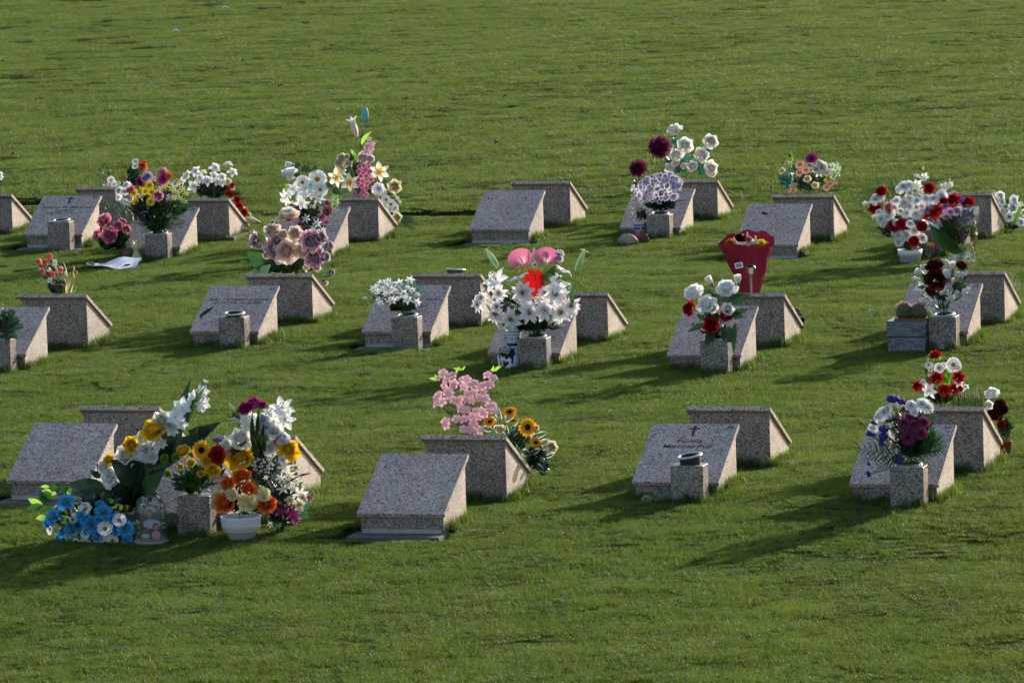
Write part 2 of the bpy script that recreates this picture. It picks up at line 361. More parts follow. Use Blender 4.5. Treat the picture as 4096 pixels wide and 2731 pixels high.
for v in range(7):
    ip = ng.nodes.new('GeometryNodeInstanceOnPoints')
    ng.links.new(sep(10+v), ip.inputs['Points']); ng.links.new(sep(v), ip.inputs['Instance'])
    er = ng.nodes.new('FunctionNodeEulerToRotation'); ng.links.new(named('rot', 'FLOAT_VECTOR'), er.inputs[0]); ng.links.new(er.outputs[0], ip.inputs['Rotation'])
    ng.links.new(named('scl', 'FLOAT_VECTOR'), ip.inputs['Scale']); ng.links.new(ip.outputs[0], jn.inputs[0])
ng.links.new(jn.outputs[0], go_.inputs[0])
md = go.modifiers.new('spread', 'NODES'); md.node_group = ng
# ------------------------------------------------------------------ tombstones
SL = DH/DEP; NS = Vector((0, -DH, DEP)).normalized()     # front marker slab normal in its own frame
def zu(y): return HI + y*SL - .0305/NS.z
def tombstone(k_, back, label, foot=False):
    X, Y, Z = PAIRS[k_]
    t = empty('tombstone', (X, Y+(GAP if back else 0), Z-HI), math.pi if back else 0)
    tag(t, label, 'tombstone', 'granite grave markers set in rows on the lawn')
    m = MB(); a = Vector((0, 0, HI)); b = Vector((0, -DEP, HI-DH)); d = -NS*.03
    m.hexa([(-.3, *(b+d).yz), (.3, *(b+d).yz), (.3, *(a+d).yz), (-.3, *(a+d).yz), (-.3, *b.yz), (.3, *b.yz), (.3, *a.yz), (-.3, *a.yz)])
    m.build('slab', GS, t, smooth=False, bevel=.0022)
    yf, yb, zb = -DEP+.035, -.035, -.14
    for s_ in (-1, 1):
        m = MB(); x0, x1 = (.252, .282) if s_ > 0 else (-.282, -.252)
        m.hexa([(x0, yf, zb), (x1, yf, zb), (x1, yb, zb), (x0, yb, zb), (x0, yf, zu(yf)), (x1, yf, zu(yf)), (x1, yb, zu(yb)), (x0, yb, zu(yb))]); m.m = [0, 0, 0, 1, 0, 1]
        m.build('side_panel', [GB, GSUNLIT], t, smooth=False, bevel=.0015)
    m = MB(); m.hexa([(-.2505, yf+.002, zb), (.2505, yf+.002, zb), (.2505, yf+.03, zb), (-.2505, yf+.03, zb), (-.2505, yf+.002, zu(yf+.002)), (.2505, yf+.002, zu(yf+.002)), (.2505, yf+.03, zu(yf+.03)), (-.2505, yf+.03, zu(yf+.03))])
    m.build('front_panel', GB, t, smooth=False)
    m = MB(); m.hexa([(-.2505, yb-.03, zb), (.2505, yb-.03, zb), (.2505, yb-.002, zb), (-.2505, yb-.002, zb), (-.2505, yb-.03, zu(yb-.03)), (.2505, yb-.03, zu(yb-.03)), (.2505, yb-.002, zu(yb-.002)), (-.2505, yb-.002, zu(yb-.002))])
    m.build('rear_panel', GB, t, smooth=False)
    if foot:
        m = MB(); m.box(-.27, .27, yf-.006, yf+.001, -.045, .008); m.build('mortar_strip', MORT, t, smooth=False)
        m = MB(); m.box(-.33, .30, -.735, -.48, -.10, -.018); m.build('footing', CONC, t, smooth=False, bevel=.006)
    if k_ == '1b' and back:
        m = MB(); m.box(-.345, .33, -.64, .03, -.05, .055); m.build('footing', CONC, t, smooth=False, bevel=.006)
    return t
def block(k_, back, label, lift=.004, tilt=0., ring=True):
    X, Y, Z = PAIRS[k_]; s_ = -1 if back else 1
    bx, by = X+.1305*s_, (Y+GAP+.69 if back else Y-.69)
    t = empty('vase_block', (bx, by, Z-HI), math.pi if back else 0); tag(t, label, 'vase block', 'granite vase blocks standing in front of the markers')
    m = MB(); m.prism([(-.1125, -.09), (.1125, -.09), (.1125, .055), (.078, .09), (-.078, .09), (-.1125, .055)], -.14, .252, .985)
    m.build('stone', GV, t, smooth=False, bevel=.003)
    if ring:
        T = Matrix.Rotation(-tilt, 3, 'Y') @ Matrix.Rotation(.11, 3, 'X')
        m = MB(); m.lathe([(.066, -.03), (.066, .008), (.070, .013), (.077, .012), (.082, .008), (.088, .007), (.089, .001), (.082, .0), (.078, -.003), (.070, -.003), (.066, -.03)], 32, (0, 0, .252+lift), T); m.build('rim', ALU, t)
        m = MB(); m.lathe([(.0715, -.004), (.0705, -.09-lift), (.064, -.09-lift), (.064, .006)], 28, (0, 0, .252+lift), T); m.lathe([(.001, -.08), (.064, -.08)], 20, (0, 0, .252), T); m.build('cup', DARKP, t)
    return t
def slab_pt(k_, x, y):      # photo pixel -> local coordinates on the front marker's slab face
    X, Y, Z = PAIRS[k_]; o = Vector((X, Y, Z-HI)); p0 = Vector((X, Y, Z)); d = ray(x, y)
    return CAM + d*((p0-CAM).dot(NS)/d.dot(NS)) - o
def engrave(t, k_, txt, x0, x1, y, capm, zo=(0, 0, 1), shear=.22, bold=.0):
    A = slab_pt(k_, zo[0]+x0/zo[2], zo[1]+y/zo[2]); B = slab_pt(k_, zo[0]+x1/zo[2], zo[1]+y/zo[2])
    cu = bpy.data.curves.new('inscription', 'FONT'); cu.body = txt; cu.shear = shear; cu.extrude = .004; cu.offset = bold+.006; cu.resolution_u = 3
    cu.align_y = 'CENTER'
    tmp = bpy.data.objects.new('inscription', cu); col.objects.link(tmp); bpy.context.view_layer.update()
    me = bpy.data.meshes.new_from_object(tmp.evaluated_get(bpy.context.evaluated_depsgraph_get())); bpy.data.objects.remove(tmp); bpy.data.curves.remove(cu)
    bx = [v.co.x for v in me.vertices]; wd = max(bx)-min(bx); sx = (B.x-A.x)/wd; hy = capm/.70; mn = min(bx)
    ux = (B-A).normalized(); uy = Vector((0, DEP, DH)).normalized()
    for v in me.vertices: v.co = A + ux*((v.co.x-mn)*sx) + uy*(v.co.y*hy) + NS*(.0004+v.co.z*.12)
    me.materials.clear(); me.materials.append(INK)
    o = bpy.data.objects.new('inscription', me); col.objects.link(o); o.parent = t; return o
def on_slab(t, k_, name, poly, mat, zo):
    m = MB(); q = [slab_pt(k_, zo[0]+a/zo[2], zo[1]+b/zo[2])+NS*.001 for a, b in poly]
    m.face([m.pt(p) for p in q][::-1]); return m.build(name, mat, t, smooth=False)
ZA, ZB_, ZC, ZD, ZE = (0, 600, 2.6133), (700, 400, 2.091), (1800, 450, 2.0452), (2800, 550, 2.4129), (3350, 600, 2.6139)
ZF, ZG, ZH, ZI, ZJ = (0, 980, 2.138), (1400, 960, 2.0452), (2600, 900, 2.5286), (3350, 950, 2.8512), (0, 1480, 1.7818)
ZK, ZL, ZM = (1380, 1450, 2.0911), (2450, 1550, 2.851), (3300, 1380, 2.2399)
FRONT = {'1a': 'sloping granite marker with a cross and an inscription, number 21 in its corner', '1b': 'sloping granite marker numbered 40 behind the big mixed bouquet and the pale angel',
 '1c': 'sloping granite marker numbered 39 behind the white lily bouquet', '1d': 'blank sloping granite marker in the far row with no vase block in front',
 '1e': 'sloping granite marker behind the purple dahlia block and the striped cup', '1f': 'sloping granite marker with a small dark smudge, behind the crimson wrapped bouquet',
 '1g': 'sloping granite marker hidden behind the potted white chrysanthemums', '3a': 'sloping granite marker numbered 77 cut by the left edge of the photo',
 '3b': 'sloping granite marker numbered 62 with a feather motif and an empty vase', '3c': 'sloping granite marker numbered 61 behind the small white crocus bouquet',
 '3d': 'sloping granite marker behind the large lily and calla bouquet', '3e': 'sloping granite marker numbered 75 behind the white and red roses',
 '3f': 'sloping granite marker numbered 58 behind the cactus planter and dark red roses', '4a': 'blank sloping granite marker at the left end of the nearest row',
 '4b': 'sloping granite marker almost hidden by the heaped flowers in the nearest row', '4c': 'blank sloping granite marker in the nearest row with weeds against its front',
 '4d': 'sloping granite marker with a cross, a two-line family inscription and number 98', '4e': 'sloping granite marker numbered 97 behind the purple and white bouquet'}
BACK = {'1z': 'back-facing granite marker cut by the left edge in the far row', '1a': 'back-facing granite marker under white daisies and dry twigs in the far row', '1b': 'back-facing granite marker under the white magnolias with red roses trailing',
 '1c': 'back-facing granite marker under yellow and white lilies in the far row', '1d': 'back-facing granite marker of the far row with nothing above it', '1e': 'back-facing granite marker under the tall white roses',
 '1f': 'back-facing granite marker under the mixed bouquet topped by a magenta daisy', '1g': 'back-facing granite marker to the right of the cellophane bouquet',
 '3a': 'back-facing granite marker under the coral rosebuds', '3b': 'back-facing granite marker under the large cream and purple roses', '3c': 'back-facing granite marker with an empty vase ring showing over its edge',
 '3d': 'back-facing granite marker right of the large lily bouquet', '3e': 'back-facing granite marker under the crimson wrapped bouquet', '3f': 'back-facing granite marker right of the dark red roses and cactus',
 '4a': 'back-facing granite marker behind the blank marker at the left end of the nearest row', '4b': 'back-facing granite marker behind the heaped flowers of the nearest row', '4c': 'back-facing granite marker under pink blossom and sunflowers',
 '4d': 'back-facing granite marker with bare top right of the sunflowers', '4e': 'back-facing granite marker under red roses, daisies and cut stems'}
TS = {}
for k_, lb in FRONT.items(): TS[k_] = tombstone(k_, False, lb, k_ in FOOT)
for k_, lb in BACK.items(): TS[k_+"b"] = tombstone(k_, True, lb)
def cross(k_, cx, cy, hpx, zo):
    c_ = slab_pt(k_, zo[0]+cx/zo[2], zo[1]+cy/zo[2]); uy = Vector((0, DEP, DH)).normalized(); m = MB(); h = hpx
    def q(x0, x1, y0, y1, lift):
        b = [c_+Vector((x, 0, 0))+uy*y+NS*lift for x, y in ((x0, y0), (x1, y0), (x1, y1), (x0, y1))]; tp = [p+NS*.0015 for p in b]; m.hexa(b+tp)
    w_ = h*.07; q(-w_, w_, -h*.58, h*.42, .0004); q(-h*.3, -w_-.0004, h*.08, h*.20, .0006); q(w_+.0004, h*.3, h*.08, h*.20, .0006)
    m.build('cross', INK, TS[k_], smooth=False)
cross('1a', 735, 520, .115, ZA); cross('4d', 932, 484, .115, ZL)
e_ = engrave
e_(TS['1a'], '1a', 'Antonio M. Martinez', 428, 960, 600, .032, ZA); e_(TS['1a'], '1a', 'Soriano', 580, 775, 631, .03, ZA); e_(TS['1a'], '1a', '11-4-1945  21-4-2019', 470, 850, 659, .024, ZA); e_(TS['1a'], '1a', '21', 965, 1015, 490, .03, ZA)
e_(TS['1b'], '1b', '40', 1990, 2040, 622, .03, ZA); e_(TS['1c'], '1c', '39', 1362, 1386, 832, .03)
e_(TS['1e'], '1e', 'nero', 1850, 1940, 718, .03, ZC); e_(TS['3a'], '3a', '77', 338, 380, 540, .03, ZF)
e_(TS['3b'], '3b', '62', 2306, 2352, 375, .03, ZF); e_(TS['3b'], '3b', 'Juan Camacho Cavero', 1785, 2305, 465, .036, ZF); e_(TS['3b'], '3b', '23-12-1936  14-12-2008', 1830, 2235, 494, .028, ZF)
e_(TS['3c'], '3c', '61', 760, 800, 393, .03, ZG); e_(TS['3c'], '3c', 'c Pedro', 575, 755, 486, .034, ZG); e_(TS['3c'], '3c', '2', 570, 592, 522, .026, ZG); e_(TS['3c'], '3c', '2017', 568, 640, 540, .026, ZG)
e_(TS['3e'], '3e', '75', 1005, 1052, 850, .03, ZH); e_(TS['3e'], '3e', 'M', 415, 450, 1005, .032, ZH); e_(TS['3e'], '3e', 'o', 868, 892, 1005, .03, ZH)
e_(TS['3f'], '3f', '58', 1545, 1605, 554, .032, ZI); e_(TS['4e'], '4e', '97', 1070, 1125, 742, .032, ZM)
e_(TS['4d'], '4d', '98', 1312, 1382, 455, .034, ZL); e_(TS['4d'], '4d', 'Familia', 735, 1025, 610, .038, ZL); e_(TS['4d'], '4d', 'Martinez Ruiz', 575, 1150, 668, .042, ZL)
e_(TS['4b'], '4b', 'Maria', 1505, 1615, 760, .03, ZJ)
on_slab(TS['3b'], '3b', 'feather_motif', [(1700, 612), (1730, 580), (1770, 550), (1828, 525), (1805, 556), (1772, 585), (1735, 603), (1722, 626)], INK, ZF)
on_slab(TS['1f'], '1f', 'dark_smudge', [(596, 722), (612, 717), (640, 726), (660, 742), (645, 750), (615, 747), (598, 745)], INK, ZD)
BL = {}
for k_, lb, lf, tl in (('1a', 'granite vase block with an empty metal rim, before the far marker with the cross', .006, .06), ('1b', 'granite vase block holding the big mixed yellow and pink bouquet', .004, 0),
        ('1c', 'granite vase block hidden behind the dusty roses, holding the white lily bouquet', .004, 0), ('1e', 'granite vase block holding the purple dahlias beside the striped cup', .004, 0), ('1g', 'granite vase block tied with a yellow ribbon under the cellophane bouquet', .004, 0),
        ('3a', 'granite vase block at the left edge of the photo holding ferns', .004, 0), ('3b', 'granite vase block with an empty rim, before the marker numbered 62', .022, 0), ('3c', 'granite vase block holding the small white crocus bouquet', .006, .05),
        ('3d', 'granite vase block holding the large lily and calla bouquet', .006, 0), ('3e', 'granite vase block holding white and red roses', .004, 0), ('3f', 'granite vase block between the cactus planter and its marker', .006, .04),
        ('4b', 'granite vase block with a sunflower, among the heaped flowers', .004, 0), ('4d', 'granite vase block with a raised tilted rim before the cross marker of the nearest row', .052, .13), ('4e', 'granite vase block holding the purple and white bouquet', .004, 0)):
    BL[k_] = block(k_, False, lb, lf, tl, k_ not in ('4b',))
for k_, lb, lf in (('1a', 'white daisies', 0), ('1b', 'white magnolias', 0), ('1c', 'yellow and white lilies', 0), ('1e', 'tall white roses', 0), ('1f', 'mixed bouquet with a magenta daisy', 0), ('1g', 'white roses and daisies at the right edge', 0),
        ('3a', 'coral rosebuds', 0), ('3b', 'cream and purple roses', 0), ('3c', '', .125), ('3e', 'crimson wrapped bouquet', 0), ('4c', 'pink blossom', 0), ('4e', 'red roses and cut stems', 0)):
    block(k_, True, ('granite vase block behind its marker holding the '+lb) if lb else 'granite vase block behind its marker with an empty raised rim', lf+.004, .0 if lb else .03)
# ------------------------------------------------------------------ flower kit (unit diameter, facing +Z)
def petal(mb, L, W, th0, th1, az, r0=.0, z0=0., shape='round', cup=.15, nu=5, nv=2, ruf=0., p=1., roll=0.):
    """one petal: centre line bends from elevation th0 to th1 (degrees above the flower's plane)"""
    rad, z = r0, z0; rows = []; ca, sa = math.cos(az), math.sin(az); ph = U(0, 6)
    for i in range(nu+1):
        s_ = i/nu; th = R(th0+(th1-th0)*s_**p)
        if i: rad += L/nu*math.cos(th); z += L/nu*math.sin(th)
        if shape == 'round': wd = math.sin(math.pi*(.12+.86*s_)**.85)*.5+.06
        elif shape == 'wide': wd = (.22+.78*math.sin(math.pi*.5*min(1, s_*1.25)))*(1 if s_ < .85 else .78)*.5
        elif shape == 'lily': wd = math.sin(math.pi*(.10+.90*s_)**.9)*.5
        elif shape == 'strap': wd = (.30+.70*min(1, s_*1.6))*(1 if s_ < .8 else .62)*.5
        else: wd = (1-s_)*.5+.02
        wd *= W; row = []
        for j in range(-nv, nv+1):
            v = j/nv; lat = v*wd; k = cup*wd*2*v*v + ruf*W*math.sin(v*7+ph)*s_*s_ + roll*v*wd*s_
            r_ = rad - math.sin(th)*k; zz = z + math.cos(th)*k
            row.append(mb.pt((ca*r_-sa*lat, sa*r_+ca*lat, zz), s_, abs(v)*.5+s_*.5 if s_ > .5 else abs(v)*.35))
        rows.append(row)
    mb.grid(rows)
def tpet(mb, n0): return None
def f_rose(opn=1.):
    """a spiral of cupped petals whose rims roll outward, tight in the middle"""
    m = MB(); a = U(0, 6)
    rings = [(3, .30, .20, 90, 118, .045, .02), (3, .33, .28, 88, 112, .075, -.01), (4, .35, .34, 84, 96, .11, -.05), (5, .37, .40, 76, 66, .145, -.10), (5, .40, .48, 68, 30, .165, -.15), (6, .42, .52, 48, -4, .17, -.20)]
    for n_, L, W, t0, t1, r0, z0 in rings[:5 if opn < .8 else 6]:
        for i in range(n_):
            a += 2*math.pi/n_*U(.9, 1.1); petal(m, L*U(.94, 1.06), W*1.2, t0+U(-4, 4), t1+U(-10, 8), a, r0*U(.9, 1.1), z0, 'wide', .55 if t0 > 60 else .30, 6, 3, .035, 2.2)
        a += .7
    m.ball((0, 0, .12), .06, 1, 1, 2.6, 8, 5, t=.3)
    return m, None
def f_bud():
    m = MB(); a = 0
    for n_, L, W, t0, t1, r0 in ((3, .85, .5, 84, 100, .10), (3, .92, .58, 70, 96, .10), (3, .95, .6, 60, 84, .10)):
        for i in range(n_): a += 2.09; petal(m, L, W, t0, t1, a+U(-.2, .2), r0, -.35, 'wide', .45, 6, 2, .05)
        a += 1
    c = MB()
    for i in range(5): petal(c, .5, .16, 35, 85, i*1.2566, .05, -.40, 'lily', .2, 4, 1)
    c.ball((0, 0, -.40), .12, seg=6, rings=4); return m, c
def f_daisy(n=16, cen=.14, W=.15, up=14):
    m = MB()
    for q in (0, 1):
        for i in range(n): petal(m, .42-.04*q, W, up+8*q+U(-6, 6), up-26+U(-10, 8), 2*math.pi*(i+.5*q)/n+U(-.06, .06), cen*.55, .0+.012*q, 'strap', .12, 4, 1)
    c = MB(); c.ball((0, 0, .02), cen, 1, 1, .45, 10, 6, .06); return m, c
def f_sunflower():
    m = MB()
    for q in (0, 1, 2):
        for i in range(15): petal(m, .36-.05*q+U(-.02, .02), .14, 12+14*q+U(-8, 8), -14+10*q+U(-12, 12), 2*math.pi*(i+.37*q)/15+U(-.08, .08), .12, .01*q, 'lily', .2, 4, 1)
    c = MB(); c.ball((0, 0, .02), .155, 1, 1, .42, 12, 6, .08); return m, c
def f_mum(n=1.):
    m = MB(); a = 0
    for n_, L, t0, t1 in ((10, .22, 84, 70), (13, .28, 70, 50), (16, .34, 54, 30), (18, .40, 36, 12), (20, .44, 18, -8), (18, .46, 2, -28)):
        for i in range(int(n_*n)): petal(m, L*U(.85, 1.1), .085, t0+U(-9, 9), t1+U(-14, 10), 2*math.pi*(i+U(0, .7))/n_+a, .03, .0, 'strap', .35, 3, 1)
        a += .3
    return m, None
def f_ball(n=230, L=.16, W=.05, R0=.30):
    m = MB(); g_ = 2.399963
    m.ball((0, 0, 0), R0, seg=12, rings=8, t=0)
    for i in range(n):
        z = 1-2*(i+.5)/n; r_ = math.sqrt(1-z*z); a = g_*i; d = Vector((r_*math.cos(a), r_*math.sin(a), z)); s_ = d.orthogonal().normalized(); b = d.cross(s_)
        q = U(0, 6.28); s2 = (s_*math.cos(q)+b*math.sin(q))*W/2; s3 = d.cross(s2); e = d*(R0+L*U(.7, 1.15))+s3*U(.2, .8); md = d*(R0+L*.55)
        i0 = m.pt(d*R0*.95-s2*.6, .0, .3); i1 = m.pt(d*R0*.95+s2*.6, .0, .3); i2 = m.pt(md+s2+s3*.1, .6, .6); i3 = m.pt(md-s2+s3*.1, .6, .6); i4 = m.pt(e+s2*.7, 1, 1); i5 = m.pt(e-s2*.7, 1, 1)
        m.face((i0, i1, i2, i3)); m.face((i3, i2, i4, i5))
    return m, None
def f_carn():
    m = MB(); a = 0
    for n_, L, t0, t1 in ((5, .30, 86, 80), (7, .36, 74, 66), (9, .42, 60, 48), (10, .46, 42, 26), (11, .48, 22, 2)):
        for i in range(n_): petal(m, L*U(.88, 1.1), .30, t0+U(-8, 8), t1+U(-12, 12), 2*math.pi*(i+U(0, .6))/n_+a, .02, -.06, 'wide', .1, 4, 3, .22)
        a += .5
    return m, None
def f_lily(W=.27, rec=-45, t0=58, stam=True):
    m = MB()
    for q in (0, 1):
        for i in range(3): petal(m, .60, W*(1.1 if q else .85), t0+U(-4, 4), rec+U(-12, 12), 2*math.pi*(i+.5*q)/3+U(-.1, .1), .02, -.08+.01*q, 'lily', -.18, 7, 2, .03, 1.3)
    c = MB()
    for i in range(6):
        a = i*1.047+.3; p = [Vector((.01*math.cos(a), .01*math.sin(a), 0)), Vector((.05*math.cos(a), .05*math.sin(a), .18)), Vector((.11*math.cos(a), .11*math.sin(a), .30))]
        c.tube(p, .006, .005, 4); c.ball(p[-1], .022, 1, 2, .8, 5, 4)
    return m, (c if stam else None)
def f_lotus():
    m = MB()
    for q, n_, L, t0, t1 in ((0, 8, .50, 28, -22), (1, 7, .46, 44, 8), (2, 5, .30, 62, 40)):
        for i in range(n_): petal(m, L*U(.9, 1.08), .20, t0+U(-6, 6), t1+U(-14, 12), 2*math.pi*(i+.5*q)/n_+U(-.12, .12), .03, .01*q, 'lily', .25, 5, 1, .02)
    c = MB()
    for i in range(26):
        a, r_ = U(0, 6.28), .13*math.sqrt(rnd.random()); c.tube([(r_*.5*math.cos(a), r_*.5*math.sin(a), 0), (r_*math.cos(a), r_*math.sin(a), U(.12, .18))], .012, .014, 4)
    return m, c
def f_trumpet():
    m = MB()
    for i in range(6): petal(m, 1.15, .34, 88, 48-14*(i % 2), i*1.0472, .03, -.55, 'lily', .3, 8, 2, 0, 3.)
    return m, None
def f_blossom(n=5, W=.44, up=22):
    m = MB()
    for i in range(n): petal(m, .46, W, up+U(-8, 8), up-30+U(-14, 12), 2*math.pi*i/n+U(-.1, .1), .03, 0, 'round', .2, 4, 1, .04)
    c = MB(); c.ball((0, 0, .03), .06, 1, 1, .9, 6, 4)
    return m, c
def f_magnolia():
    m = MB()
    for q, n_, L, t0, t1 in ((0, 5, .55, 30, -12), (1, 4, .45, 58, 30)):
        for i in range(n_): petal(m, L*U(.9, 1.05), .34, t0+U(-8, 8), t1+U(-14, 12), 2*math.pi*(i+.5*q)/n_+U(-.15, .15), .02, .01*q, 'round', .3, 5, 2, .05)
    c = MB(); c.ball((0, 0, .06), .07, 1, 1, 1.2, 6, 5); return m, c
def f_poppy():
    m = MB()
    for i in range(12): petal(m, .46, .22, 20+U(-5, 5), 6+U(-8, 6), 2*math.pi*i/12, .04, 0, 'wide', .15, 4, 1, .04)
    c = MB(); c.ball((0, 0, .03), .16, 1, 1, .4, 10, 6, .1); return m, c
def f_blue():
    m = MB()
    for q in (0, 1):
        for i in range(6): petal(m, .50-.06*q, .27, 26+14*q+U(-6, 6), -10+12*q+U(-10, 10), 2*math.pi*(i+.5*q)/6, .03, .01*q, 'lily', .22, 5, 2, .09)
    c = MB()
    for i in range(30):
        a, r_ = U(0, 6.28), .17*math.sqrt(rnd.random()); c.tube([(r_*.4*math.cos(a), r_*.4*math.sin(a), .02), (r_*math.cos(a), r_*math.sin(a), U(.08, .14))], .007, .010, 4)
    return m, c
def f_calla():
    m = MB(); rows = []
    for i in range(9):
        s_ = i/8; row = []
        for j in range(15):
            a = -math.pi*.95+1.9*math.pi*j/14; c_ = math.cos(a); f = .5+.5*c_
            r_ = .05+.32*s_**1.6*(.6+.5*f); z = -.45+.60*s_+.10*s_**3*f
            fl = s_**4*.34*(1-.2*f)
            row.append(m.pt((math.cos(a)*(r_+fl*.6)-.05, math.sin(a)*(r_*1.0+fl), z), s_, abs(j-7)/7*.3))
        rows.append(row)
    m.grid(rows); c = MB(); c.tube([(0, 0, -.4), (0, 0, .0), (.01, 0, .25)], .035, .022, 7); return m, c
def f_anth():
    m = MB(); rows = []
    for i in range(11):
        s_ = i/10; y = .45-1.0*s_; wd = .37*math.sin(math.pi*(.13+.84*s_)**.95)
        rows.append([m.pt((v*wd, y-.06*(1-abs(v))*(s_ < .1), .04*abs(v)**1.5+.10*s_*s_), s_, abs(v)) for v in (-1, -.6, -.3, 0, .3, .6, 1)])
    m.grid(rows); c = MB(); c.tube([(0, .26, .02), (.0, .16, .07), (0, .04, .11)], .03, .018, 7); return m, c
def f_glad():
    m = MB()
    for q in (0, 1):
        for i in range(3): petal(m, .56, .36, 52+U(-6, 6), 6+U(-15, 12), 2*math.pi*(i+.5*q)/3+U(-.1, .1), .03, -.15+.01*q, 'round', -.1, 6, 3, .14)
    return m, None
def f_lbud():
    m = MB(); rows = []
    for i in range(9):
        s_ = i/8; rr = .13*math.sin(math.pi*(.12+.80*s_)**.9)+.01; rows.append([m.pt(((rr*(1+.14*math.cos(3*a)))*math.cos(a), (rr*(1+.14*math.cos(3*a)))*math.sin(a), -.5+s_), s_, .5+.5*math.cos(3*a)) for a in [2*math.pi*k/12 for k in range(13)]])
    m.grid(rows)
    for i in range(3): petal(m, .2, .12, 60, -30, i*2.09, .03, .46, 'lily', .1, 3, 1)
    return m, None
def f_tip():
    m = MB(); m.ball((0, 0, 0), .5, .42, .42, 1, 7, 6); return m, None
KINDS = {'rose': (f_rose, 'rose', 4), 'hrose': (lambda: f_rose(.5), 'rose', 2), 'bud': (f_bud, 'rosebud', 2), 'daisy': (f_daisy, 'daisy', 3), 'gerb': (lambda: f_daisy(26, .13, .10, 10), 'gerbera', 2),
 'mum': (f_mum, 'chrysanthemum', 3), 'pom': (lambda: f_ball(170, .20, .11, .28), 'pompon_flower', 2), 'ball': (lambda: f_ball(520, .20, .035, .28), 'dahlia', 1), 'carn': (f_carn, 'carnation', 3), 'lily': (f_lily, 'lily', 3),
 'lotus': (f_lotus, 'lily', 3), 'trump': (f_trumpet, 'lily', 1), 'bloss': (f_blossom, 'blossom', 4), 'six': (lambda: f_blossom(6, .20, 40), 'crocus', 3), 'mag': (f_magnolia, 'magnolia', 3), 'poppy': (f_poppy, 'daisy', 2), 'blue': (f_blue, 'anemone', 2),
 'calla': (f_calla, 'calla', 1), 'anth': (f_anth, 'anthurium', 1), 'glad': (f_glad, 'gladiolus', 3), 'lbud': (f_lbud, 'lily_bud', 1), 'sunf': (f_sunflower, 'sunflower', 2), 'tip': (f_tip, 'bud', 1), 'star': (lambda: f_lily(.2, -20, 40, False), 'lily', 2)}
W_ = 'f4f4f2'
PM = {'w': (petal_mat('eef0e6', 'fafafa'), '8a8a4a'), 'ww': (petal_mat('f4f6f2', 'fcfcfc'), 'd8d060'), 'wy': (petal_mat('f0f0e0', W_), 'd9a520'), 'wyl': (petal_mat('f2d21e', 'fcfcfa', pos=.36), 'd9a520'), 'cream': (petal_mat('e8d48c', 'f5eecb'), 'c9a050'),
 'cr2': (petal_mat('f0ead0', 'f9f7ee'), 'c9a050'), 'y': (petal_mat('b87208', 'f8d22c'), 'b88a10'), 'yb': (petal_mat('e6c21a', 'f0da2c'), 'a89a20'), 'o': (petal_mat('9c3008', 'f07c2e'), '7a3a10'), 'r': (petal_mat('8f0a10', 'c0141c'), '600808'), 'dr': (petal_mat('26040a', '4c0810'), '2a0406'),
 'rd': (petal_mat('7a0a10', 'a8101a'), '600808'), 'p': (petal_mat('c85a8c', 'e59abc'), 'e8d080'), 'pk': (petal_mat('b83a72', 'd66a9a'), 'c05070'), 'pk2': (petal_mat('c23a66', 'd8587e', 'efb4c4'), 'c05070'), 'pl': (petal_mat('f6e6e0', 'f6bfd2'), 'ece0b4'), 'mg': (petal_mat('8e1462', 'b4247e'), '5a1040'),
 'bur': (petal_mat('5a1030', '8a2a56'), '401020'), 'lil': (petal_mat('a678b4', 'caa6d2'), 'd8b8d8'), 'pur': (petal_mat('3a2278', '58369c'), '30206a'), 'hyd': (petal_mat('a878c4', 'e8e0ee'), 'f0f0f0'), 'mgw': (petal_mat('8a1a5a', '9c2a68', 'f2dce8', .3), 'c8b040'), 'mw': (petal_mat('b83a84', 'b83a84', 'f4eaf0', .3), 'e0d060'),
 'coral': (petal_mat('f6c0b0', 'ea5a54', pos=.5), 'c04040'), 'peach': (petal_mat('e8a898', 'f0b4a0'), 'e0a830'), 'dah': (petal_mat('3c0624', '7a104a'), '401020'), 'dus': (petal_mat('c87866', 'f2e6d8', 'f4dcd2'), 'c08060'), 'dup': (petal_mat('5a1e50', '98588a', 'efe2e0', .4), '703060'), 'dusc': (petal_mat('b85a4c', 'ecd0b8', 'f2e8dc'), 'c08060'),
 'sun': (petal_mat('d8900a', 'f2b41a'), '2a160c'), 'bl': (petal_mat('1566a4', '42a6de'), 'b8d8a0'), 'callap': (petal_mat('f6e6e4', 'e27ba0', 'dd5a8c', .45), 'e8c070'), 'ared': (petal_mat('c00c0c', 'd81410'), 'c89030'), 'gb': (petal_mat('8fc06a', 'cfe6b4', 'eaf4dc', .5), 'a0c080'), 'teal': (petal_mat('58b8b4', '6cc8c4'), '58b8b4'),
 'mgm': (petal_mat('5c1040', '7c2458', 'a0507e'), 'd0c040'), 'gy': (petal_mat('b8b84a', 'dcdc98'), '8a3a3a'), 'lot': (petal_mat('f6f6f0', 'fbfbfb', 'efd8e6'), 'e0a818'), 'bluw': (petal_mat('eef2ee', 'f4f4f4'), 'd89a14'), 'brn': (petal_mat('6a4a3a', '54302a'), '54302a'), 'pal': (petal_mat('f0d8da', 'f6ecec'), 'd0a0a0'), 'gbn': (petal_mat('5f8a2a', '86b03a'), '5f8a2a'), 'redw': (petal_mat('c01828', 'd02a36', 'f4dcd8', .4), 'c02020'), 'cry': (petal_mat('eeb420', 'f2e8c4', pos=.45), 'e0a818')}
CENM = {}
def cen_mat(c):
    if c not in CENM: CENM[c] = plain('centre_'+c, c, .7, 0, .2, .3, 30, .02)
    return CENM[c]
FC = {}
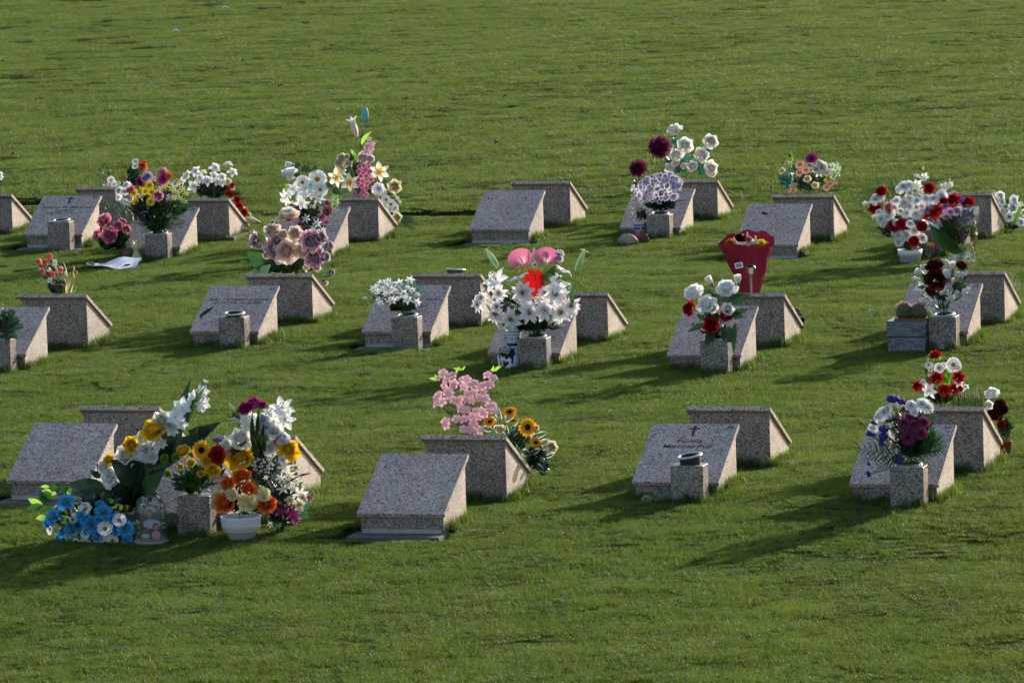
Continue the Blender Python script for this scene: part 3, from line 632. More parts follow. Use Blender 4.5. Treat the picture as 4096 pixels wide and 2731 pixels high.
def fmesh(kind, colr):
    fn, nm, nvar = KINDS[kind]; v = rnd.randrange(nvar); key = (kind, v)
    if key not in FC:
        FC[key] = fn()
        if kind not in ('trump', 'lbud', 'tip', 'bud', 'calla', 'anth'):
            rr = sorted(math.hypot(a[0], a[1]) for a in FC[key][0].v); q = .535/rr[int(len(rr)*.97)]
            for mb in FC[key]:
                if mb: mb.v = [(a[0]*q, a[1]*q, a[2]*q) for a in mb.v]
    k2 = (kind, v, colr)
    if k2 not in FC:
        pm, cc = PM[colr]; p, c = FC[key]; gm = MG if kind in ('bud',) else cen_mat(cc)
        if kind == 'lotus' or kind == 'lily': gm = cen_mat('d8a020' if kind == 'lotus' else '9a6a2a')
        FC[k2] = (p.mesh(nm, pm), c.mesh('centre', gm) if c else None)
    return FC[k2], nm
def orient(d, roll=None):
    q = d.normalized().to_track_quat('Z', 'Y'); return q @ Quaternion((0, 0, 1), U(0, 6.28) if roll is None else roll)
def leafm(mb, base, tip, wd, up=None, fold=.25, bend=.15, n=5, nv=1, wavy=0.):
    base, tip = Vector(base), Vector(tip); d = tip-base; L = d.length
    if L < 1e-5: return
    d /= L; up = Vector(up) if up else Vector((U(-.6, .6), U(-1, .1), U(.2, 1)))
    s_ = d.cross(up)
    if s_.length < 1e-4: s_ = d.orthogonal()
    s_.normalize(); nn = s_.cross(d).normalized(); rows = []
    for i in range(n+1):
        q = i/n; w_ = wd*.5*math.sin(math.pi*(.06+.92*q)**.8); c_ = base+d*L*q+nn*(bend*L*math.sin(math.pi*q))
        rows.append([mb.pt(c_+s_*(v/nv*w_)+nn*(abs(v/nv)*w_*fold+wavy*wd*math.sin(q*14+v)), q, abs(v/nv)) for v in range(-nv, nv+1)])
    mb.grid(rows)
class Bq:
    """one arrangement: an Empty at its root; pixel-measured flowers spread through a real volume around that root"""
    def __init__(s, name, label, cat, Y, root, z, thick=.6, group=None, rootz=None):
        s.zo = z; s.Y = Y; s.R = root.copy() if isinstance(root, Vector) else s.P(root[0], root[1]); s.k = ppm(s.R)*z[2]
        s.o = empty(name, s.R); tag(s.o, label, cat, group); s.thick = thick; s.stems = []; s.cx = None
    def P(s, x, y, dy=0): return PY(s.zo[0]+x/s.zo[2], s.zo[1]+y/s.zo[2], s.Y+dy)
    def L(s, px): return px/s.k
    def flowers(s, L, face=None, dy0=0., stems=True, auto=True, flat=False):
        xs_ = [q[1] for q in L]; ys_ = [q[2] for q in L]; cx, cy = (min(xs_)+max(xs_))/2, (min(ys_)+max(ys_))/2
        rx, ry = max(40, (max(xs_)-min(xs_))/2), max(40, (max(ys_)-min(ys_))/2); Rm = s.L(rx)*s.thick
        for q in L:
            kd, x, y, dm, c_ = q[:5]; fc = q[5] if len(q) > 5 else face
            rho = ((x-cx)/rx)**2+((y-cy)/ry)**2
            dy = dy0-Rm*.8*math.sqrt(max(0, 1-rho*.8))+U(-.25, .25)*Rm*(0.3 if flat else 1)-dm/s.k*.2 if auto else dy0
            p = s.P(x, y, dy); out = p-s.R
            if out.length > 1e-5: out.normalize()
            if fc is None: d = out*.55+Vector((.1, -.75, .12))+Vector((U(-.3, .3), U(-.2, .2), U(-.3, .3)))
            elif fc == 'u': d = Vector((U(-.2, .2), -.35, 1))
            elif fc == 'c': d = Vector((.12, -1, .12))+Vector((U(-.12, .12), 0, U(-.12, .12)))
            elif fc == 'o': d = out+Vector((0, -.25, 0))
            elif isinstance(fc, (int, float)): d = RT*math.cos(R(fc))+UP*math.sin(R(fc))+Vector((0, -.3, 0))
            else: d = Vector(fc)
            (pm, cm), nm = fmesh(kd, c_)
            f = bpy.data.objects.new(nm, pm); col.objects.link(f); f.parent = s.o; f.location = p-s.R; f.rotation_mode = 'QUATERNION'
            f.rotation_quaternion = orient(d); D = s.L(dm)*(1.0 if kd not in ('bud', 'lbud', 'trump', 'calla') else 1.0); f.scale = (D, D, D)
            if kd == 'calla': f.rotation_quaternion = d.normalized().to_track_quat('Z', 'Y') @ Quaternion((0, 0, 1), math.pi/2)
            if kd == 'anth': f.rotation_quaternion = d.normalized().to_track_quat('Z', 'Y')
            if cm:
                c = bpy.data.objects.new('sepals' if kd == 'bud' else 'stamens' if kd in ('lily', 'lotus') else 'spadix' if kd in ('calla', 'anth') else 'flower_centre', cm); col.objects.link(c); c.parent = f
            if stems: s.stems.append((p-s.R-d.normalized()*D*.3, d))
        return s
    def stem(s, mat=None, r_=.0018, x=0, y=0):
        m = MB()
        for p, d in s.stems:
            p0 = Vector((U(-.03, .03), U(-.03, .03), -.03)); mid = p0.lerp(p, .55)+Vector((p.x*-.12, p.y*-.12, .02))+Vector((U(-.01, .01),)*3)
            m.tube([p0, p0.lerp(mid, .5), mid, mid.lerp(p, .6)+Vector((0, 0, .005)), p], r_, r_*.8, 5)
        if m.v: m.build('stems', mat or STEM, s.o)
        return s
    def pts(s, L, colr, name='filler_sprig', size=.0042, stalk=True):
        """L: (x, y, rx, ry, n) clouds of tiny blooms on hair-thin stalks"""
        for x, y, rx, ry, n in L:
            m = MB(); st = MB()
            c_ = s.P(x, y, -s.L(rx)*.3)-s.R; b = c_*.55
            for _ in range(n):
                while True:
                    v = Vector((U(-1, 1), U(-1, 1), U(-1, 1)))
                    if v.length < 1: break
                p = c_+RT*(v.x*s.L(rx))+UP*(v.z*s.L(ry))+Vector((0, v.y*s.L(rx)*.7, 0)); m.ball(p, size*U(.7, 1.3), seg=5, rings=4, jit=.15)
                if stalk and rnd.random() < .6: st.tube([b+Vector((U(-.01, .01),)*3), b.lerp(p, .6)+Vector((U(-.008, .008), U(-.008, .008), 0)), p], .0006, .0005, 3)
            o = m.build(name, plain('sprig_'+colr, colr, .6, 0, .3, .15, 80), s.o)
            if st.v: st.build('sprig_stalks', GREY, o)
        return s
    def foliage(s, L, mat, name='foliage'):
        """L: (x, y, rx, ry, n, leaf_px, width_ratio) clouds of leaves growing away from the root"""
        m = MB()
        for q in L:
            x, y, rx, ry, n, ll, wr = q[:7]; dy0 = q[7] if len(q) > 7 else 0
            c_ = s.P(x, y, dy0)-s.R
            for _ in range(n):
                while True:
                    v = Vector((U(-1, 1), U(-1, 1), U(-1, 1)))
                    if v.length < 1: break
                p = c_+RT*(v.x*s.L(rx))+UP*(v.z*s.L(ry))+Vector((0, (v.y*.6+.22)*s.L(rx), 0))
                d = (p*.8+Vector((v.x, v.y*.8, v.z*.7))*s.L(rx)+Vector((0, 0, .03)))
                if d.length < 1e-4: continue
                d = d.normalized()+Vector((U(-.5, .5), U(-.5, .5), U(-.4, .4))); d.normalize(); l_ = s.L(ll)*U(.7, 1.2)
                leafm(m, p-d*l_*.5, p+d*l_*.5, l_*wr*U(.8, 1.15), None, .2, U(-.1, .2), 4, 1)
        if m.v: m.build(name, mat, s.o)
        return s
    def leaves(s, L, mat, name='leaf', fold=.2, bend=.12):
        """L: (x0, y0, x1, y1, width_px[, dy]) single large leaves"""
        for q in L:
            m = MB(); dy = q[5] if len(q) > 5 else U(-.06, .02)
            a = s.P(q[0], q[1], dy*.4)-s.R; b = s.P(q[2], q[3], dy)-s.R
            leafm(m, a, b, s.L(q[4]), (-.28+U(-.3, .3), -1, .25), fold, bend*U(.4, 1.2), 9, 2, .012); m.build(name, mat, s.o)
        return s
    def fronds(s, L, mat, name='palm_frond', n=16, wr=.06):
        """L: (x0, y0, x1, y1, leaflet_px, dy)"""
        for q in L:
            m = MB(); dy = q[5] if len(q) > 5 else 0
            a = s.P(q[0], q[1], 0)-s.R; b = s.P(q[2], q[3], dy)-s.R; ax = (b-a); sag = Vector((0, 0, .12*ax.length))
            pt = lambda t_: a.lerp(b, t_)+sag*math.sin(math.pi*t_)
            m.tube([pt(i/6) for i in range(7)], .0018, .0008, 4); dn = ax.normalized(); side = dn.cross(Vector((0, -1, .2))).normalized()
            for i in range(n):
                t_ = .12+.88*i/n; p = pt(t_); ll = s.L(q[4])*math.sin(math.pi*(.18+.72*t_))*U(.9, 1.1)
                for sg in (-1, 1):
                    d = (side*sg*.9+dn*.75+Vector((0, U(-.15, .15), U(-.05, .05)))).normalized(); leafm(m, p, p+d*ll, ll*wr+.0015, (0, -1, .3), .1, .04, 3, 1)
            m.build(name, mat, s.o)
        return s
def yf(k_): return PAIRS[k_][1]-.69
def yb(k_): return PAIRS[k_][1]+GAP+.69
def gpx(zo, x, y, up=0.):      # where the view through a photo pixel meets the lawn
    d = ray(zo[0]+x/zo[2], zo[1]+y/zo[2]); t_ = (0-CAM.z)/d.z
    for _ in range(8): p = CAM+d*t_; t_ = (gh(p.x, p.y)+up-CAM.z)/d.z
    return CAM+d*t_
def top(k_, back=False):
    X, Y, Z = PAIRS[k_]; return Vector((X-.1305, yb(k_), Z-HI+.265)) if back else Vector((X+.1305, yf(k_), Z-HI+.262))
G1 = 'flower arrangements standing in the vase blocks'
def bq(name, label, k_, back, z, thick=.6, **kw): return Bq(name, label, 'bouquet', yb(k_) if back else yf(k_), top(k_, back), z, thick, G1)
def F(kind, colr, *xyd): return [(kind, q[0], q[1], q[2], colr)+tuple(q[3:]) for q in xyd]
# ---- far row
b = bq('bouquet', 'lush mixed bouquet of yellow daisies, magenta gerbera, pink roses and orchids in the far row', '1b', False, ZA, .5)
b.flowers(F('gerb', 'mg', (1712, 302, 145, (-.1, -.8, .75))) + F('rose', 'p', (1705, 232, 100, 'u'), (1657, 478, 108, 'c')) + F('rose', 'pk', (1362, 415, 90)) + F('mum', 'o', (1765, 272, 90, 'u')) + F('mum', 'lil', (1545, 275, 115), (1510, 300, 80)) + F('mum', 'bur', (1465, 332, 110), (1600, 355, 70))
 + F('mum', 'w', (1325, 368, 100), (1245, 425, 100), (1303, 435, 85), (1240, 495, 80), (1830, 352, 75)) + F('daisy', 'yb', (1492, 368, 85), (1562, 370, 88), (1520, 430, 88), (1585, 440, 88), (1400, 455, 95), (1430, 548, 95, 'c'), (1574, 540, 92, 'c'), (1850, 325, 60))
 + F('star', 'gy', (1800, 400, 95), (1850, 445, 90), (1905, 400, 85), (1880, 505, 90), (1930, 540, 90), (1945, 455, 80), (1720, 375, 85), (1680, 400, 70), (1760, 345, 70), (1825, 500, 70)))
b.stem().pts([(1440, 490, 60, 40, 60), (1330, 560, 75, 50, 110), (1540, 610, 75, 50, 110), (1785, 500, 60, 50, 70), (1600, 310, 45, 35, 45), (1290, 530, 45, 35, 40)], 'e6e8e6', 'babys_breath', .0045)
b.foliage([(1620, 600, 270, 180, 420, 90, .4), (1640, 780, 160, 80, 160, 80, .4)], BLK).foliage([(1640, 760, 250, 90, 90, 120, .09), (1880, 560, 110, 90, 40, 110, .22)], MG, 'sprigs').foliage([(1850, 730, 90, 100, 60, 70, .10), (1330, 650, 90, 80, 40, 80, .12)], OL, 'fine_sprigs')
b.fronds([(1640, 850, 1380, 760, 60, -.05), (1640, 850, 1900, 760, 60, -.05), (1640, 850, 1460, 870, 40, -.1)], MG).leaves([(1420, 740, 1440, 640, 60), (1640, 840, 1560, 730, 110, -.12), (1900, 560, 2020, 600, 45)], DG)
b = bq('bouquet', 'white daisies and an orange flower with dry twigs, over the marker with the cross', '1a', True, ZA, .5)
b.flowers(F('daisy', 'wy', (1160, 315, 82, 'c'), (1192, 358, 80, 'c'), (1112, 375, 66), (1240, 345, 50), (1416, 122, 78), (1412, 168, 74), (1520, 190, 50)) + F('pom', 'o', (1490, 165, 95)) + F('bloss', 'o', (1470, 125, 50), (1510, 130, 50), (1475, 205, 50), (1515, 205, 45), (1300, 290, 40), (1275, 275, 34)) + F('tip', 'yb', (1317, 240, 34)))
b.stem().foliage([(1390, 235, 70, 80, 70, 60, .5), (1390, 320, 90, 60, 60, 60, .5)], DG).foliage([(1240, 400, 140, 60, 40, 60, .4)], MG)
m = MB()
for _ in range(16):
    p1 = b.P(U(985, 1215), U(90, 330), U(-.05, .05))-b.R; p0 = b.P(U(1090, 1150), 400)-b.R
    q = [p0.lerp(p1, t_)+Vector((0, 0, .02*math.sin(3*t_))) for t_ in (0, .3, .6, 1)]; m.tube(q, .0032, .0016, 4)
    for t_ in (.4, .5, .6, .7, .8, .9, 1.): 
        p = p0.lerp(p1, t_); leafm(m, p, p+Vector((U(-.035, .035), U(-.02, .02), U(-.01, .045))), .011)
m.build('twigs', OL, b.o)
b = bq('bouquet', 'mound of white magnolias with red roses trailing down its right side', '1b', True, ZB_, .55)
b.flowers(F('mag', 'ww', (175, 602, 98), (335, 572, 100), (445, 548, 92, 'u'), (482, 612, 104), (215, 660, 100), (330, 640, 100), (160, 722, 118, 'c'), (90, 650, 86), (272, 682, 98), (392, 648, 88), (395, 690, 80), (110, 620, 70), (240, 610, 66), (360, 690, 80), (60, 690, 60)) + F('mum', 'cream', (440, 682, 76)))
b.flowers(F('rose', 'r', (470, 712, 58), (455, 785, 66), (520, 832, 56), (540, 895, 68), (575, 940, 66), (596, 965, 40)) + F('rose', 'cream', (487, 842, 44), (560, 905, 48), (612, 962, 50), (480, 735, 40)), dy0=.0)
b.stem().foliage([(310, 750, 150, 70, 190, 70, .35)], BLK).foliage([(300, 650, 190, 60, 70, 55, .4), (520, 850, 60, 110, 60, 50, .35)], MG).fronds([(400, 800, 560, 830, 60, 0), (300, 800, 590, 780, 50, .05)], DG)
o = Bq('fallen_rose', 'single cream rosebud lying with its stem by the far row marker', 'flower', yb('1b')-.1, (640, 1010), ZB_, .1)
o.flowers([('bud', 680, 1018, 84, 'cream', 160)], stems=False, auto=False); m = MB(); m.tube([o.P(700, 1025)-o.R, o.P(735, 1045)-o.R, o.P(800, 1062)-o.R], .002); m.build('stems', STEM, o.o); o.leaves([(722, 1035, 745, 1060, 18), (625, 990, 650, 1045, 12)], MG)
b = bq('bouquet', 'tall arrangement with a white trumpet lily, a teal bud and yellow-throated lilies', '1c', True, ZB_, .5)
b.flowers([('trump', 1497, 225, 165, 'cr2', 100), ('tip', 1590, 130, 150, 'teal', 85)], auto=False)
b.flowers(F('bloss', 'pl', (1625, 330, 48), (1610, 376, 52), (1655, 370, 48), (1640, 412, 58), (1595, 435, 54), (1580, 450, 44), (1630, 440, 44), (1600, 395, 44)) + F('hrose', 'pal', (1575, 495, 95), (1628, 500, 66)) + F('carn', 'cream', (1400, 490, 92), (1375, 530, 84), (1440, 478, 50), (1465, 530, 44))
 + F('lily', 'wyl', (1355, 645, 175, (-.1, -1, .1)), (1400, 570, 130), (1462, 690, 165, (.2, -1, -.1)), (1712, 600, 175, (.3, -1, .2))) + F('bloss', 'p', (1545, 560, 52), (1580, 550, 52), (1620, 560, 50), (1540, 600, 54), (1590, 590, 56), (1630, 600, 54), (1660, 640, 50), (1555, 640, 54), (1600, 640, 56), (1640, 670, 54), (1570, 680, 54), (1610, 700, 54), (1560, 720, 52), (1600, 740, 50), (1575, 770, 50), (1530, 700, 44), (1560, 790, 44), (1500, 775, 46), (1520, 795, 40), (1600, 790, 44), (1680, 610, 40))
 + F('mum', 'w', (1702, 742, 116), (1740, 770, 80)) + F('rose', 'cry', (1836, 722, 110), (1855, 982, 80)) + F('gerb', 'w', (1765, 835, 80), (1805, 872, 86), (1835, 900, 86, (.6, -.7, .2)), (1800, 910, 60)) + F('bloss', 'w', (1860, 820, 34), (1840, 800, 30), (1880, 850, 30)))
b.stem().stems.clear(); b.leaves([(1560, 370, 1645, 262, 40), (1530, 500, 1470, 410, 30), (1540, 520, 1500, 440, 40)], LIME).foliage([(1500, 560, 110, 100, 90, 60, .35), (1620, 740, 130, 50, 80, 60, .35)], DG).foliage([(1800, 780, 70, 90, 60, 55, .3), (1680, 770, 50, 30, 30, 40, .2)], MG)
m = MB()
for p in ([(1530, 780), (1525, 500), (1518, 320)], [(1545, 780), (1545, 440), (1578, 200)]): m.tube([b.P(x, y)-b.R for x, y in p], .004, .003, 6)
m.build('tall_stems', DG, b.o)
b.fronds([(1860, 1000, 2015, 1075, 70, .05), (1860, 1000, 1990, 1020, 60, .1)], DG)
b = bq('bouquet', 'white lilies and gerberas above pink carnations, behind the dusty roses', '1c', False, ZB_, .5)
b.flowers([('bud', 972, 545, 82, 'ww', 175), ('hrose', 968, 640, 120, 'ww', 100)], auto=False)
b.flowers(F('gerb', 'wy', (1066, 690, 115, 'c'), (1190, 665, 155, 'c'), (1216, 752, 118, 'c')) + F('lily', 'ww', (925, 820, 165, (-.6, -.8, -.2)), (1000, 738, 130), (1090, 768, 165), (1062, 862, 145, (0, -.9, -.5)), (1205, 820, 120), (1135, 722, 115), (960, 780, 110), (1150, 790, 110)) + F('mum', 'ww', (1040, 800, 60))
 + F('carn', 'redw', (1275, 932, 92), (1270, 860, 60)) + F('star', 'w', (1097, 990, 82, 'c'), (1190, 1030, 86, 'c'), (1155, 1072, 74), (1240, 1085, 60)) + F('star', 'mgw', (1040, 1045, 92), (1225, 980, 92), (1266, 1022, 70), (1095, 1078, 80), (1060, 1000, 50), (1250, 950, 50)))
b.stem().pts([(960, 870, 40, 30, 16), (1160, 880, 50, 30, 20), (1340, 870, 40, 60, 20), (1260, 780, 20, 40, 10), (1350, 920, 25, 30, 8)], 'eef0e8', 'bead_sprigs', .006)
b.foliage([(1070, 930, 130, 60, 170, 70, .35), (1140, 1040, 110, 90, 100, 60, .35)], BLK).foliage([(1340, 840, 40, 60, 30, 40, .2), (935, 740, 25, 50, 20, 35, .2)], LIME, 'sprigs').leaves([(1000, 560, 1055, 540, 50), (1060, 570, 1145, 590, 60), (1160, 600, 1185, 545, 45), (1320, 740, 1390, 790, 60), (1260, 690, 1330, 735, 40), (1040, 620, 990, 640, 40)], DG)
m = MB(); m.tube([b.P(x, y)-b.R for x, y in ((1000, 560), (1080, 590), (1150, 700), (1130, 950))], .003, .004, 6); m.tube([b.P(x, y)-b.R for x, y in ((1430, 800), (1300, 720), (1200, 760), (1130, 950))], .003, .004, 6); m.build('branches', OL, b.o)
b = bq('bouquet', 'two round dark magenta dahlias above a lilac and white blossom head', '1e', False, ZC, .6)
b.flowers([('ball', 1715, 283, 178, 'dah', 'u'), ('ball', 1540, 457, 142, 'dah', 'u')], auto=False)
L = []
for i in range(92):
    a, r_ = U(0, 6.28), math.sqrt(rnd.random()); L.append(('bloss', 1722+190*r_*math.cos(a), 622-10*math.cos(a)+(118*r_*math.sin(a)), U(44, 60), 'hyd' if rnd.random() < .8 else 'ww'))
b.flowers(L+F('bloss', 'ww', (1500, 610, 40), (1520, 640, 40), (1490, 630, 36), (1815, 500, 40), (1780, 495, 36)), stems=False)
m = MB()
for x0, x1 in ((1650, 1715), (1700, 1722), (1728, 1726), (1752, 1735)): m.tube([b.P(x0+(1715-x0)*.2, 350)-b.R, b.P((x0+x1)/2, 460)-b.R, b.P(x1, 640)-b.R, b.P(1730, 810)-b.R], .003, .003, 5)
m.tube([b.P(1560, 490)-b.R, b.P(1640, 640)-b.R, b.P(1725, 810)-b.R], .003, .003, 5); m.build('stems', MG, b.o)
b.foliage([(1720, 745, 120, 60, 190, 60, .5)], BLK).foliage([(1530, 580, 40, 60, 20, 40, .3)], DG)
b = bq('bouquet', 'tall spray of white roses with grey-green leaves in the far row', '1e', True, ZC, .5)
b.flowers(F('rose', 'cr2', (1840, 152, 128, 'o'), (1925, 275, 130), (1855, 352, 112), (2132, 240, 120, (.5, -.8, .5)), (2056, 352, 125, (.8, -.6, .2)), (2130, 455, 120, (.7, -.7, 0)), (1985, 442, 86), (1915, 440, 60), (1800, 455, 86), (1850, 412, 66), (2140, 505, 66), (1812, 280, 44)))
b.stem(OL, .0022).foliage([(1915, 430, 110, 90, 60, 62, .6), (2070, 430, 70, 90, 34, 55, .6), (1860, 230, 50, 40, 12, 55, .6), (2110, 300, 50, 40, 14, 55, .6), (1790, 390, 40, 40, 18, 60, .6)], TEAL).foliage([(1960, 400, 150, 130, 26, 40, .5)], DG)
b = bq('bouquet', 'rounded mixed bouquet topped by a magenta daisy, with peach daisies and eucalyptus', '1f', True, ZD, .6)
b.flowers(F('sunf', 'mg', (1075, 208, 140, (0, -.8, .7))) + F('daisy', 'peach', (965, 262, 88), (960, 340, 72), (1025, 316, 74), (1222, 482, 70), (1256, 446, 62), (1306, 430, 46), (865, 515, 40), (910, 525, 34)) + F('carn', 'cr2', (1170, 290, 120), (1120, 310, 80), (1205, 330, 90), (1060, 275, 66), (1150, 245, 60)) + F('rose', 'cream', (1038, 403, 72), (905, 470, 72), (1110, 465, 70), (796, 325, 62), (838, 248, 46)) + F('mag', 'ww', (1150, 350, 84)) + F('pom', 'gbn', (870, 172, 46)) + F('star', 'yb', (1210, 415, 50), (1020, 250, 40)))
b.stem().foliage([(830, 400, 80, 90, 110, 40, .7), (900, 330, 50, 60, 40, 40, .6)], TEAL).foliage([(1050, 430, 160, 90, 180, 60, .35)], BLK).foliage([(1290, 320, 70, 90, 120, 24, .5), (1320, 270, 40, 50, 30, 20, .5)], MW, 'eucalyptus').foliage([(870, 210, 30, 60, 30, 26, .5)], LIME, 'sprigs')
# potted chrysanthemums, cellophane bouquet and right edge flowers
Y_ = gpx(ZE, 756, 1172).y
b = Bq('flowerpot', 'white pot of white chrysanthemums, red carnations and palm fronds in the far row', 'potted flowers', Y_, (756, 1040), ZE, .55)
b.flowers(F('mum', 'w', (690, 382, 130), (745, 370, 115), (650, 412, 100), (400, 510, 135), (452, 490, 100), (350, 572, 90), (620, 530, 110), (752, 510, 130), (700, 552, 110), (830, 532, 100), (925, 510, 120), (1005, 512, 125), (1090, 480, 130), (540, 660, 140), (452, 722, 120), (520, 700, 100), (482, 772, 90), (722, 660, 118), (822, 672, 118), (760, 592, 90), (600, 602, 80), (640, 892, 120), (722, 892, 130), (812, 842, 120), (640, 962, 105), (890, 922, 110), (600, 862, 90), (560, 735, 90), (760, 450, 80), (880, 590, 90), (660, 640, 80), (610, 760, 90), (760, 770, 90), (430, 650, 80))
 + F('glad', 'cr2', (905, 285, 110), (826, 270, 70), (830, 368, 125), (1122, 380, 105), (1182, 360, 70), (290, 560, 70), (870, 440, 90), (1105, 430, 80), (380, 700, 60)) + F('tip', 'cr2', (897, 195, 46, 90), (1175, 310, 36, 90)) + F('carn', 'r', (960, 402, 120), (460, 435, 122), (388, 615, 128), (592, 790, 128), (672, 775, 115), (880, 800, 112), (802, 952, 115), (1105, 528, 85)) + F('rose', 'redw', (540, 602, 105)))
b.stem().pts([(530, 545, 80, 30, 50), (840, 480, 70, 60, 60), (640, 680, 60, 50, 40), (1220, 460, 70, 30, 40)], 'dfe2dc', 'babys_breath', .005).foliage([(660, 780, 240, 170, 300, 85, .35), (760, 980, 130, 60, 90, 70, .4)], BLK)
b.fronds([(700, 760, 240, 420, 140, -.03), (700, 760, 180, 560, 120, -.05), (650, 700, 430, 300, 110, .05), (700, 600, 540, 270, 80, .05), (800, 600, 1030, 320, 120, .05), (760, 980, 260, 800, 90, -.06), (760, 980, 320, 900, 80, -.08), (760, 900, 230, 690, 90, -.03)], DG, 'palm_frond', 20, .05)
m = MB(); m.lathe([(.001, -.125), (.088, -.125), (.100, -.05), (.108, -.048), (.112, .0), (.106, .001), (.100, -.02), (.001, -.022)], 32); m.build('pot', WHITEP, b.o)
b = Bq('cellophane_bouquet', 'bouquet of red roses and lilac flowers wrapped in clear cellophane', 'bouquet', Y_-.06, (1320, 1120), ZE, .3)
b.flowers(F('rose', 'r', (1035, 640, 150), (960, 685, 120), (1212, 532, 150), (1365, 552, 130, (.1, -.7, .6))) + F('mum', 'lil', (940, 622, 130), (1132, 592, 130), (1000, 590, 90), (1180, 650, 100)) + F('carn', 'hyd', (1255, 640, 100), (1150, 700, 80)), dy0=.03)
b.stem().pts([(1300, 530, 40, 25, 30), (1350, 680, 60, 60, 60), (1300, 760, 60, 60, 50), (1310, 890, 40, 40, 20), (1000, 740, 60, 30, 24), (1420, 760, 20, 40, 12)], '8a5ab0', 'statice', .0085).foliage([(1230, 850, 140, 160, 170, 170, .10), (1200, 800, 150, 130, 90, 120, .28)], DG).foliage([(1380, 700, 40, 160, 50, 160, .06)], MG, 'long_leaves')
b.leaves([(1300, 1080, 950, 760, 150, -.10), (1290, 1060, 1060, 780, 110, -.08)], MG)
k = NT('cellophane'); tr = k.n('ShaderNodeBsdfTransparent'); gl = k.n('ShaderNodeBsdfGlossy'); gl.inputs['Roughness'].default_value = .12; fr = k.n('ShaderNodeFresnel'); fr.inputs[0].default_value = 1.5
bp = k.n('ShaderNodeBump'); bp.inputs['Distance'].default_value = .01; tc = k.n('ShaderNodeTexCoord'); k.l(k.noise(tc.outputs['Object'], 26, 4), bp.inputs['Height']); k.l(bp.outputs[0], gl.inputs['Normal']); k.l(bp.outputs[0], fr.inputs['Normal'])
mx = k.n('ShaderNodeMixShader'); k.l(k.math('MINIMUM', k.math('ADD', k.math('MULTIPLY', fr.outputs[0], 2.2), .17), .92), mx.inputs[0]); k.l(tr.outputs[0], mx.inputs[1]); k.l(gl.outputs[0], mx.inputs[2]); k.l(mx.outputs[0], k.out.inputs[0]); CELLO = k.m
def wrap(b, rim, neck, foot, mat, name, dep=.11, crump=.012, rows_=14, seg=48, wav=0.):
    """a wrapped cone: rim/neck/foot are (xl, yl, xr, yr) pixel spans of the sheet at that height"""
    m = MB(); R_ = []
    def span(t_):
        if t_ < .7: q = t_/.7; A, B = rim, neck
        else: q = (t_-.7)/.3; A, B = neck, foot
        return [A[i]+(B[i]-A[i])*q for i in range(4)]
    for i in range(rows_+1):
        t_ = i/rows_; xl, yl, xr, yr = span(t_); l_ = b.P(xl, yl)-b.R; r_ = b.P(xr, yr)-b.R; c_ = (l_+r_)/2; hx = (r_-l_)/2; dd = hx.length*.8
        R_.append([m.pt(c_+hx*math.cos(a)+Vector((0, -1, 0))*dd*math.sin(a)+Vector((noise.noise((a*2, t_*5, 1)), noise.noise((a*2, t_*5, 9)), 0))*crump*2+Vector((0, 0, 1))*wav*(1-t_)**6*abs(math.sin(a*5+.6))) for a in [2*math.pi*j/seg for j in range(seg+1)]])
    m.grid(R_); return m.build(name, mat, b.o)
wrap(b, (895, 735, 1478, 590), (1255, 1085, 1440, 1060), (1150, 1150, 1440, 1200), CELLO, 'cellophane_wrap', crump=.016)
m = MB(); R_ = []
for i in range(9):
    R_.append([m.pt(b.P(1140+i*38+U(-6, 6), 1095+j*40+12*math.sin(i*1.9+j)+U(-8, 8), -.10-.02*math.sin(i*2.3+j*1.7))-b.R) for j in range(5)])
m.grid(R_); m.build('cellophane_tail', CELLO, b.o)
YR, MR = plain('yellow_ribbon', 'd8b020', .35, 0, .5), plain('magenta_ribbon', 'c0206a', .35, 0, .5)
o = empty('ribbon', PAIRS['1g']); o.location = (PAIRS['1g'][0]+.02, yf('1g')-.11, PAIRS['1g'][2]-HI+.2); tag(o, 'yellow and magenta ribbon hanging from the vase block under the cellophane bouquet', 'ribbon')
def strip(b, pts_, wpx, mat, name, zo, Y, off):
    m = MB(); R_ = []
    for i, (x, y, dx, dy, dd) in enumerate(pts_):
        a = PY(zo[0]+x/zo[2], zo[1]+y/zo[2], Y+dd)-off; c = PY(zo[0]+(x+dx)/zo[2], zo[1]+(y+dy)/zo[2], Y+dd-.01)-off; R_.append([m.pt(a), m.pt((a+c)/2+Vector((0, -.004, 0))), m.pt(c)])
    m.grid(R_); return m.build(name, mat, b)
Y2 = yf('1g')-.12
strip(o, [(932, 962, 4, 38, 0), (975, 966, 2, 38, -.01), (1030, 966, -8, 40, 0)], 0, YR, 'ribbon_loop', ZE, Y2, o.location)
strip(o, [(1030, 966, -26, 4, 0), (1028, 1010, -22, 8, -.01), (1000, 1045, -4, 24, -.04), (965, 1110, -22, 16, -.10), (925, 1160, -22, 8, -.25), (880, 1190, -2, 2, -.36)], 0, YR, 'ribbon_tail', ZE, Y2, o.location)
strip(o, [(1032, 962, -20, 2, -.02), (1036, 1010, -24, 2, -.02), (1022, 1052, -20, -4, -.02)], 0, MR, 'ribbon_band', ZE, Y2, o.location)
strip(o, [(1085, 1040, -14, 14, 0), (1060, 1080, -10, 26, -.04), (1030, 1130, -4, 22, -.16), (985, 1150, 0, 16, -.22)], 0, YR, 'ribbon_tail', ZE, Y2, o.location)
b = bq('bouquet', 'white roses and daisies with bright green ribbons at the right edge of the far row', '1g', True, ZE, .4)
